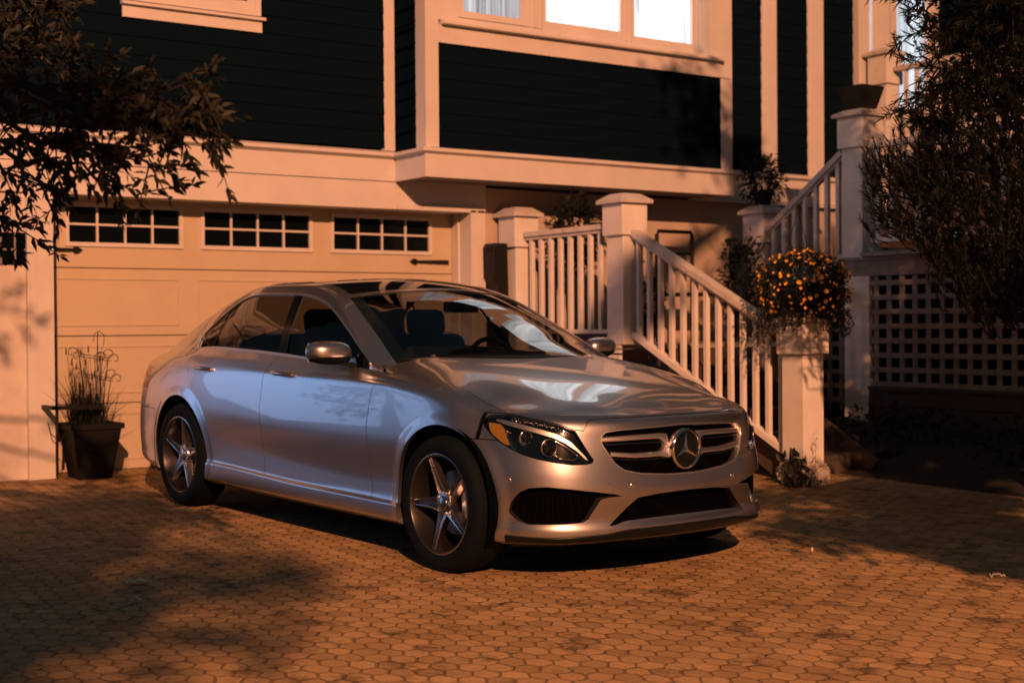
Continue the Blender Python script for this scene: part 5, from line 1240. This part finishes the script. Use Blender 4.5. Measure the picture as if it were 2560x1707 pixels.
# --- flower basket on the pillar
def basket():
    rg = np.random.default_rng(9); c = np.array([7.50, 7.22, 1.42]); root = tag(empty('flower_basket', (7.50, 7.22, 1.262)), 'round hanging basket of orange flowers trailing over the front stair pillar', 'flower basket')
    mb = MB(); mb.lathe([(.06, 1.262), (.13, 1.29), (.175, 1.37), (.19, 1.45), (.18, 1.46), (.16, 1.40), (.001, 1.38)], 28, 'z', (c[0], c[1], 0)); place(smooth_angle(mb.build('basket', M['pot']), 50), root)
    n = 5200; d = rg.normal(0, 1, (n, 3)); d /= np.linalg.norm(d, axis=1, keepdims=True); r = rg.uniform(.45, 1, n)**.5
    bump_ = 1+.10*np.sin(d[:, 0]*7+1)*np.sin(d[:, 1]*6)+.08*np.sin(d[:, 2]*9+d[:, 0]*5)
    C = c+d*(r*bump_)[:, None]*np.array([.33, .33, .275]); C[:, 2] = np.where(C[:, 2] < 1.26, 1.26+(C[:, 2]-1.26)*.5, C[:, 2])
    v, f = leaves(rg, C, .030, .012, d+rg.normal(0, .6, (n, 3)))
    V, F = [v], [f]
    st = MB()
    for k in range(95):   # trailing stems
        a = rg.uniform(0, 2*math.pi); rr = rg.uniform(.17, .33); x, y = c[0]+rr*math.cos(a), c[1]+rr*math.sin(a); L = rg.uniform(.06, .22)
        if math.cos(a) < -.35 and math.sin(a) > .25: L += rg.uniform(.05, .16)
        z0 = 1.27; p = [(x, y, z0), (x+.03*math.cos(a), y+.03*math.sin(a), z0-L*.5), (x+.035*math.cos(a)+rg.normal(0, .01), y+.035*math.sin(a), z0-L)]
        st.tube(p, .0015, 4, False); m = 16; t = rg.uniform(0, 1, m); CC = np.array([[x+.035*math.cos(a)*tt, y+.035*math.sin(a)*tt, z0-L*tt] for tt in t])
        v, f = leaves(rg, CC, .026, .011, rg.normal(0, 1, (m, 3))); F.append(f+sum(len(q_) for q_ in V)); V.append(v)
    place(st.build('stems', M['leafdark']), root)
    place(npmesh('foliage', np.vstack(V), np.vstack(F), M['leafdark']), root)
    for k in range(210):
        d = rg.normal(0, 1, 3); d /= np.linalg.norm(d)
        if d[2] < -.75: d[2] *= -1
        if rg.random() < .85 and (d[0]*.5+d[1]*.8) > .1: d[:2] *= -1
        p = c+d*np.array([.345, .345, .275])*rg.uniform(.98, 1.06); nn = Vector(d+rg.normal(0, .35, 3)).normalized(); a = nn.cross(Vector((0, 0, 1))).normalized(); b = nn.cross(a); V = [tuple(Vector(p)-nn*.006)]; R_ = rg.uniform(.010, .018)
        for j in range(10):
            t = 2*math.pi*j/10+.2; rr = R_*(1.0 if j % 2 == 0 else .78); V.append(tuple(Vector(p)+a*(rr*math.cos(t))+b*(rr*math.sin(t))+nn*(.004 if j % 2 == 0 else .001)))
        o = mesh('flower', V, [(0, j+1, (j+1) % 10+1) for j in range(10)], M['petal']); place(o, root)
    mb = MB(); hk = (c[0]-.02, c[1]+.02, 1.98)
    for a in (.4, 2.5, 4.6): mb.tube([(c[0]+.18*math.cos(a), c[1]+.18*math.sin(a), 1.45), hk], .0022, 5, False)
    mb.tube([hk, (hk[0]+.012, hk[1], 2.01), (hk[0]+.004, hk[1], 2.035), (hk[0]-.012, hk[1], 2.02)], .0028, 6); place(mb.build('hanger_wires', M['iron']), root)
basket()
# --- grass pot with scroll trellis beside the garage door
def grasspot():
    rg = np.random.default_rng(21); x, y, z = 3.385, 10.43, gz(10.43); root = tag(empty('potted_plant', (x, y, z)), 'tall black square pot of dry grass with a curled wire trellis beside the garage door', 'potted plant')
    mb = MB(); h = .40; a, b = .125, .185
    mb.add([(x+i*a, y+j*a, z) for i, j in ((-1, -1), (1, -1), (1, 1), (-1, 1))]+[(x+i*b, y+j*b, z+h) for i, j in ((-1, -1), (1, -1), (1, 1), (-1, 1))]+[(x+i*(b-.02), y+j*(b-.02), z+h) for i, j in ((-1, -1), (1, -1), (1, 1), (-1, 1))]+[(x+i*(b-.03), y+j*(b-.03), z+h-.05) for i, j in ((-1, -1), (1, -1), (1, 1), (-1, 1))],
           [(3, 2, 1, 0)]+[(i, (i+1) % 4, (i+1) % 4+4, i+4) for i in range(4)]+[(i+4, (i+1) % 4+4, (i+1) % 4+8, i+8) for i in range(4)]+[(i+8, (i+1) % 4+8, (i+1) % 4+12, i+12) for i in range(4)]+[(12, 13, 14, 15)])
    mb.add([(x+i*(b+.012), y+j*(b+.012), z+h-.035) for i, j in ((-1, -1), (1, -1), (1, 1), (-1, 1))]+[(x+i*(b+.014), y+j*(b+.014), z+h+.004) for i, j in ((-1, -1), (1, -1), (1, 1), (-1, 1))], [(i, (i+1) % 4, (i+1) % 4+4, i+4) for i in range(4)])
    place(mb.build('pot', M['pot'], bevel=.006), root)
    V, F = [], []; k = 0
    for i in range(420):
        bx, by = x+rg.uniform(-.12, .12), y+rg.uniform(-.12, .12); L = rg.uniform(.12, .34); lean = rg.normal(0, .10, 2); w_ = rg.uniform(.0015, .004); a = rg.uniform(0, math.pi)
        if bx < x-.02: L *= 1.35
        dx, dy = math.cos(a)*w_, math.sin(a)*w_; z0 = z+h-.05
        pts = [(bx+lean[0]*t*t, by+lean[1]*t*t, z0+L*t) for t in (0, .5, 1)]
        V += [(pts[0][0]-dx, pts[0][1]-dy, pts[0][2]), (pts[0][0]+dx, pts[0][1]+dy, pts[0][2]), (pts[1][0]+dx, pts[1][1]+dy, pts[1][2]), (pts[1][0]-dx, pts[1][1]-dy, pts[1][2]), (pts[2][0], pts[2][1], pts[2][2])]
        F += [(k, k+1, k+2, k+3), (k+3, k+2, k+4)]; k += 5
    place(mesh('grass', V, F, M['leafdark']), root)
    mb = MB()
    for i in range(26):
        bx, by = x+rg.uniform(-.15, .10), y+rg.uniform(-.1, .1); lx = rg.normal(-.05, .05); H_ = rg.uniform(.35, .60)
        mb.tube([(bx, by, z+h-.05), (bx+lx*.4, by, z+h+H_*.5), (bx+lx, by, z+h+H_)], [.002, .0016, .001], 4)
        if i % 3 == 0: mb.tube([(bx+lx, by, z+h+H_-.03), (bx+lx, by, z+h+H_+.02)], [.006, .003], 5)
    place(mb.build('dry_stalks', M['leafdark']), root)
    mb = MB(); yt = y+.02
    def scroll(x0, x1, top, curl):
        pts = [(x0, yt, z+h-.1), (x0+(x1-x0)*.5, yt, z+h+top*.55), (x1, yt, z+h+top*.9)]
        for i in range(1, 12):
            a = i*math.pi/7.2; r = .050*(1-i/15); pts.append((x1+curl*(.05-r*math.cos(a)), yt, z+h+top*.9+r*math.sin(a)*1.0))
        mb.tube(pts, .0032, 5, False)
    scroll(x-.02, x-.07, .58, -1); scroll(x+.00, x-.03, .55, -1); scroll(x+.08, x+.11, .56, 1); scroll(x+.10, x+.15, .52, 1); scroll(x+.06, x+.05, .54, 1)
    mb.tube([(x+.05, yt, z+h-.1), (x+.075, yt, z+h+.68)], .0036, 5); mb.tube([(x-.10, yt, z+h+.52), (x+.17, yt, z+h+.475)], .003, 5); mb.tube([(x-.09, yt, z+h+.50), (x+.17, yt, z+h+.455)], .003, 5)
    mb.tube([(x+.04, yt, z+h+.60), (x+.05, yt, z+h+.66), (x+.085, yt, z+h+.68), (x+.12, yt, z+h+.65), (x+.12, yt, z+h+.59), (x+.10, yt, z+h+.54)], .0028, 5, False)
    place(mb.build('trellis', M['iron']), root)
    mb = MB(); mb.box(x-.33, x+.03, y-.20, y-.17, z+.518, z+.545); mb.box(x-.33, x-.30, y-.20, y+.10, z+.518, z+.545); mb.box(x-.30, x-.285, y-.19, y-.175, z+.3, z+.518); place(mb.build('pot_rail', M['iron']), root)
    mb = MB(); mb.tube([(x-.32, y-.05, z+.42), (x-.30, y-.05, z+.34), (x-.24, y-.05, z+.28), (x-.18, y-.02, z+.33)], .004, 5); mb.tube([(x+.16, y, z+.36), (x+.19, y, z+.48), (x+.22, y, z+.62)], .002, 4); mb.tube([(x-.24, y, z+.0), (x-.235, y, z+.25)], .003, 4); place(mb.build('stray_stem', M['bark']), root)
grasspot()
# --- pots on and around the stairs
def bush(name, label, cat, c, rad, n, seed, pot=None, m='leafdark', L=.05, Wd=.02, group=None):
    rg = np.random.default_rng(seed); root = tag(empty(name, (c[0], c[1], c[2]-(pot[1] if pot else 0))), label, cat, group)
    d = rg.normal(0, 1, (n, 3)); d /= np.linalg.norm(d, axis=1, keepdims=True); r = rg.uniform(.2, 1, n)**.45
    C = np.array(c)+np.array([0, 0, rad[2]*.6])+d*r[:, None]*np.array(rad)*(1+.25*np.sin(d[:, :1]*6+seed)); v, f = leaves(rg, C, L, Wd, d+rg.normal(0, .5, (n, 3)))
    place(npmesh('foliage', v, f, M[m]), root)
    if pot:
        rr, h, taper = pot; mb = MB(); mb.lathe([(.001, c[2]-h), (rr*taper, c[2]-h), (rr, c[2]-.02), (rr+.012, c[2]-.02), (rr+.012, c[2]), (rr-.015, c[2]), (rr-.02, c[2]-.03), (.001, c[2]-.03)], 28, 'z', (c[0], c[1], 0)); place(smooth_angle(mb.build('pot', M['pot']), 40), root)
    else:
        mb = MB()
        for k in range(7): a = k*.9; mb.tube([(c[0], c[1], c[2]-.02), (c[0]+rad[0]*.5*math.cos(a), c[1]+rad[1]*.5*math.sin(a), c[2]+rad[2])], [.008, .003], 5)
        place(mb.build('stems', M['bark']), root)
    return root
bush('potted_plant', 'dark bushy plant in a small pot on the newel post under the corner board', 'potted plant', (9.735, 9.877, 2.44), (.20, .20, .22), 900, 5, (.10, .13, .7))
# square planter on the tall newel
root = tag(empty('planter', (9.745, 8.664, 3.072)), 'dark square tapered planter standing on the tallest stair newel post', 'planter')
mb = MB(); x, y = 9.745, 8.664; a, b = .10, .15
mb.add([(x+i*a, y+j*a, 3.072) for i, j in ((-1, -1), (1, -1), (1, 1), (-1, 1))]+[(x+i*b, y+j*b, 3.27) for i, j in ((-1, -1), (1, -1), (1, 1), (-1, 1))]+[(x+i*(b-.02), y+j*(b-.02), 3.26) for i, j in ((-1, -1), (1, -1), (1, 1), (-1, 1))], [(3, 2, 1, 0)]+[(i, (i+1) % 4, (i+1) % 4+4, i+4) for i in range(4)]+[(i+4, (i+1) % 4+4, (i+1) % 4+8, i+8) for i in range(4)]+[(8, 9, 10, 11)])
place(mb.build('pot', M['pot'], bevel=.004), root)
bush('shrub', 'leafy shrub behind the landing railing under the bay window', 'shrub', (7.62, 10.05, 1.80), (.26, .18, .34), 1500, 8, None, L=.06)
bush('potted_plant', 'dark plant in a round pot on the landing behind the sloping handrail', 'potted plant', (9.35, 9.75, 1.35), (.20, .18, .40), 900, 12, (.15, .30, .7), L=.07, Wd=.02)
bush('potted_plant', 'low dark plant with an orange bloom behind the landing balusters', 'potted plant', (7.95, 9.55, 1.25), (.22, .2, .25), 700, 14, (.14, .24, .75))
mb = MB(); o_ = mesh('flower', [(7.70+.02*math.cos(t), 9.46, 1.42+.03*math.sin(t)) for t in np.linspace(0, 2*math.pi, 11)[:-1]]+[(7.70, 9.45, 1.42)], [(i, (i+1) % 10, 10) for i in range(10)], M['petal']); 
tag(o_, 'single orange flower showing between the landing balusters', 'flower')
# metal chair frame behind the sloping rail
root = tag(empty('metal_chair', (8.95, 10.1, 1.01)), 'black metal chair frame standing on the landing below the bay window', 'chair')
mb = MB(); mb.tube([(8.72, 10.25, 1.01), (8.72, 10.25, 2.02), (8.74, 10.25, 2.055), (9.14, 10.25, 2.055), (9.16, 10.25, 2.02), (9.16, 10.25, 1.01)], .020, 6); mb.tube([(8.72, 10.25, 1.85), (9.16, 10.25, 1.85)], .012, 6); place(mb.build('backrest', M['iron']), root)
mb = MB(); mb.box(8.71, 9.17, 9.85, 10.25, 1.44, 1.47); place(mb.build('seat', M['iron']), root)
for x in (8.73, 9.15): mb = MB(); mb.tube([(x, 9.88, 1.01), (x, 9.88, 1.45)], .012, 6); place(mb.build('leg', M['iron']), root)
# dark wall box by the corner newel
root = tag(empty('barbecue', (6.98, 10.2, 1.4)), 'tall slim black covered barbecue squeezed between the garage casing and the corner newel', 'barbecue')
root.location = (7.0, 10.28, gz(10.28))
mb = MB(); mb.prism([(6.965, .10), (6.965, 1.54), (6.925, 1.60), (6.92, 1.86), (6.94, 1.90), (7.075, 1.90), (7.085, 1.5), (7.085, .10)], 10.33, 10.50); place(mb.build('cover', M['iron'], bevel=.01), root)
mb = MB(); mb.tube([(6.905, 10.36, 1.84), (6.905, 10.36, 1.875)], .024, 10); mb.tube([(6.905, 10.36, 1.86), (6.95, 10.36, 1.86)], .008, 6); place(mb.build('knob', M['iron']), root)
# planting bed, weeds, boulder, litter
def blades(name, label, cat, cx_, cy_, rx, ry, n, h, seed, kind=None, zz=None, m='grass', w_=.004):
    rg = np.random.default_rng(seed); V, F = [], []; k = 0
    for i in range(n):
        a = rg.uniform(0, 2*math.pi); r = rg.uniform(0, 1)**.5; x = cx_+rx*r*math.cos(a); y = cy_+ry*r*math.sin(a); z = (gz(y) if zz is None else zz)-.005; L = h*rg.uniform(.4, 1.2); lean = rg.normal(0, .35*L, 2); t = rg.uniform(0, math.pi); dx, dy = math.cos(t)*w_, math.sin(t)*w_
        V += [(x-dx, y-dy, z), (x+dx, y+dy, z), (x+lean[0]*.4+dx*.7, y+lean[1]*.4+dy*.7, z+L*.6), (x+lean[0]*.4-dx*.7, y+lean[1]*.4-dy*.7, z+L*.6), (x+lean[0], y+lean[1], z+L)]; F += [(k, k+1, k+2, k+3), (k+3, k+2, k+4)]; k += 5
    return tag(mesh(name, V, F, M[m]), label, cat, kind=kind)
blades('weeds', 'tuft of weeds growing against the foot of the front stair pillar', 'weeds', 7.36, 7.14, .09, .10, 90, .13, 1, w_=.007)
rg0 = np.random.default_rng(31); C0 = rg0.uniform(0, 1, (70, 3))*np.array([.16, .14, .22])+np.array([7.24, 7.06, .02]); v, f = leaves(rg0, C0, .08, .035, rg0.normal(0, .6, (70, 3))+np.array([0, 0, .8])); tag(npmesh('weeds', v, f, M['leaf']), 'broad leaved weed beside the foot of the front stair pillar', 'weeds')
mb = MB(); mb.tube([(7.45, 7.07, .0), (7.46, 7.06, .22), (7.47, 7.06, .42)], [.003, .002, .001], 4); k_ = rg0.uniform(0, 1, 24); CC = np.array([[7.455, 7.06, .05+.36*t] for t in k_]); v, f = leaves(rg0, CC, .035, .010, rg0.normal(0, 1, (24, 3)))
kk = len(mb.V); mb.V += [tuple(p) for p in v]; mb.F += [tuple(int(i)+kk for i in q_) for q_ in f]; tag(mb.build('weeds', M['drygrass']), 'thin dry weed stalk climbing the face of the front stair pillar', 'weeds')
rg0 = np.random.default_rng(44)
n, mm = 40, 26; V = []; F = []
for i in range(n):
    for j in range(mm):
        x = 8.15+8.2*i/(n-1); y = 4.3+6.2*j/(mm-1); e = min(1, (x-8.15)/1.3, (10.5-y)/.3+.3 if y > 9.5 else 1, 1); z = gz(y)-.01+max(0, e)*.27*min(1, max(0, (y-4.3)/2.2))+rg0.uniform(0, .045)*e; V.append((x, y, z))
for i in range(n-1):
    for j in range(mm-1): F.append((i*mm+j, (i+1)*mm+j, (i+1)*mm+j+1, i*mm+j+1))
o_ = mesh('garden_bed', V, F, M['soil'], smooth=True); tag(o_, kind='structure')
C0 = []
for i in range(2600):
    x = rg0.uniform(8.35, 9.7); y = rg0.uniform(4.6, 9.3)
    if rg0.random() < (.35+.3*math.sin(x*5)+.3*math.cos(y*4)): C0.append((x, y, gz(y)+.02+min(1, (x-8.15)/1.3)*.27*min(1, max(0, (y-4.3)/2.2))+rg0.uniform(0, .16)))
C0 = np.array(C0); v, f = leaves(rg0, C0, .07, .028, rg0.normal(0, .7, (len(C0), 3))+np.array([0, 0, .5])); tag(npmesh('ground_cover', v, f, M['leafdark']), kind='stuff')
for (x, y, r, seed, lab) in ((8.95, 8.75, .17, 3, 'squat dark boulder beside the stair lattice'), (8.75, 7.5, .10, 5, 'small dark stone in the bed behind the pillar')):
    rg = np.random.default_rng(seed); V = []; F = []; z0 = .30 if r > .15 else .16
    for i in range(9):
        ph = math.pi*i/8
        for j in range(14):
            th = 2*math.pi*j/14; k = 1+.16*math.sin(3*th+i)+.10*rg.normal(); V.append((x+r*1.3*k*math.sin(ph)*math.cos(th), y+r*k*math.sin(ph)*math.sin(th), z0+r*.62*math.cos(ph)*k))
    for i in range(8):
        for j in range(14): F.append((i*14+j, i*14+(j+1) % 14, (i+1)*14+(j+1) % 14, (i+1)*14+j))
    tag(mesh('boulder', V, F, M['soil'], smooth=True), lab, 'boulder')
def litter(x, y, L, wd, ang, label, seed):
    rg = np.random.default_rng(seed); V = []; F = []; n = 9
    for i in range(n):
        t = i/(n-1)*2-1; h = wd*(1-abs(t)**1.6)+.001; z = gz(y)+.006+.010*(1-t*t)+.004*rg.normal()
        for sg in (-1, 0, 1): px, py = t*L/2, sg*h/2; V.append((x+px*math.cos(ang)-py*math.sin(ang), y+px*math.sin(ang)+py*math.cos(ang), z+(.010 if sg == 0 else 0)))
    for i in range(n-1):
        for j in range(2): F.append((i*3+j, (i+1)*3+j, (i+1)*3+j+1, i*3+j+1))
    tag(mesh('fallen_leaf', V, F, M['litter'], smooth=True), label, 'leaf')
litter(2.262, 6.302, .115, .05, .2-.6, 'larger pale curled leaf lying on the pavers at the left', 1)
litter(2.109, 5.911, .055, .03, -.6, 'smaller pale leaf just below the larger curled leaf', 2)
litter(5.66, 4.208, .075, .008, -.60, 'thin pale leaf stalk on the pavers near the right edge', 3)
litter(5.447, 5.18, .02, .015, .4, 'tiny pale fleck on the pavers in front of the car', 4)
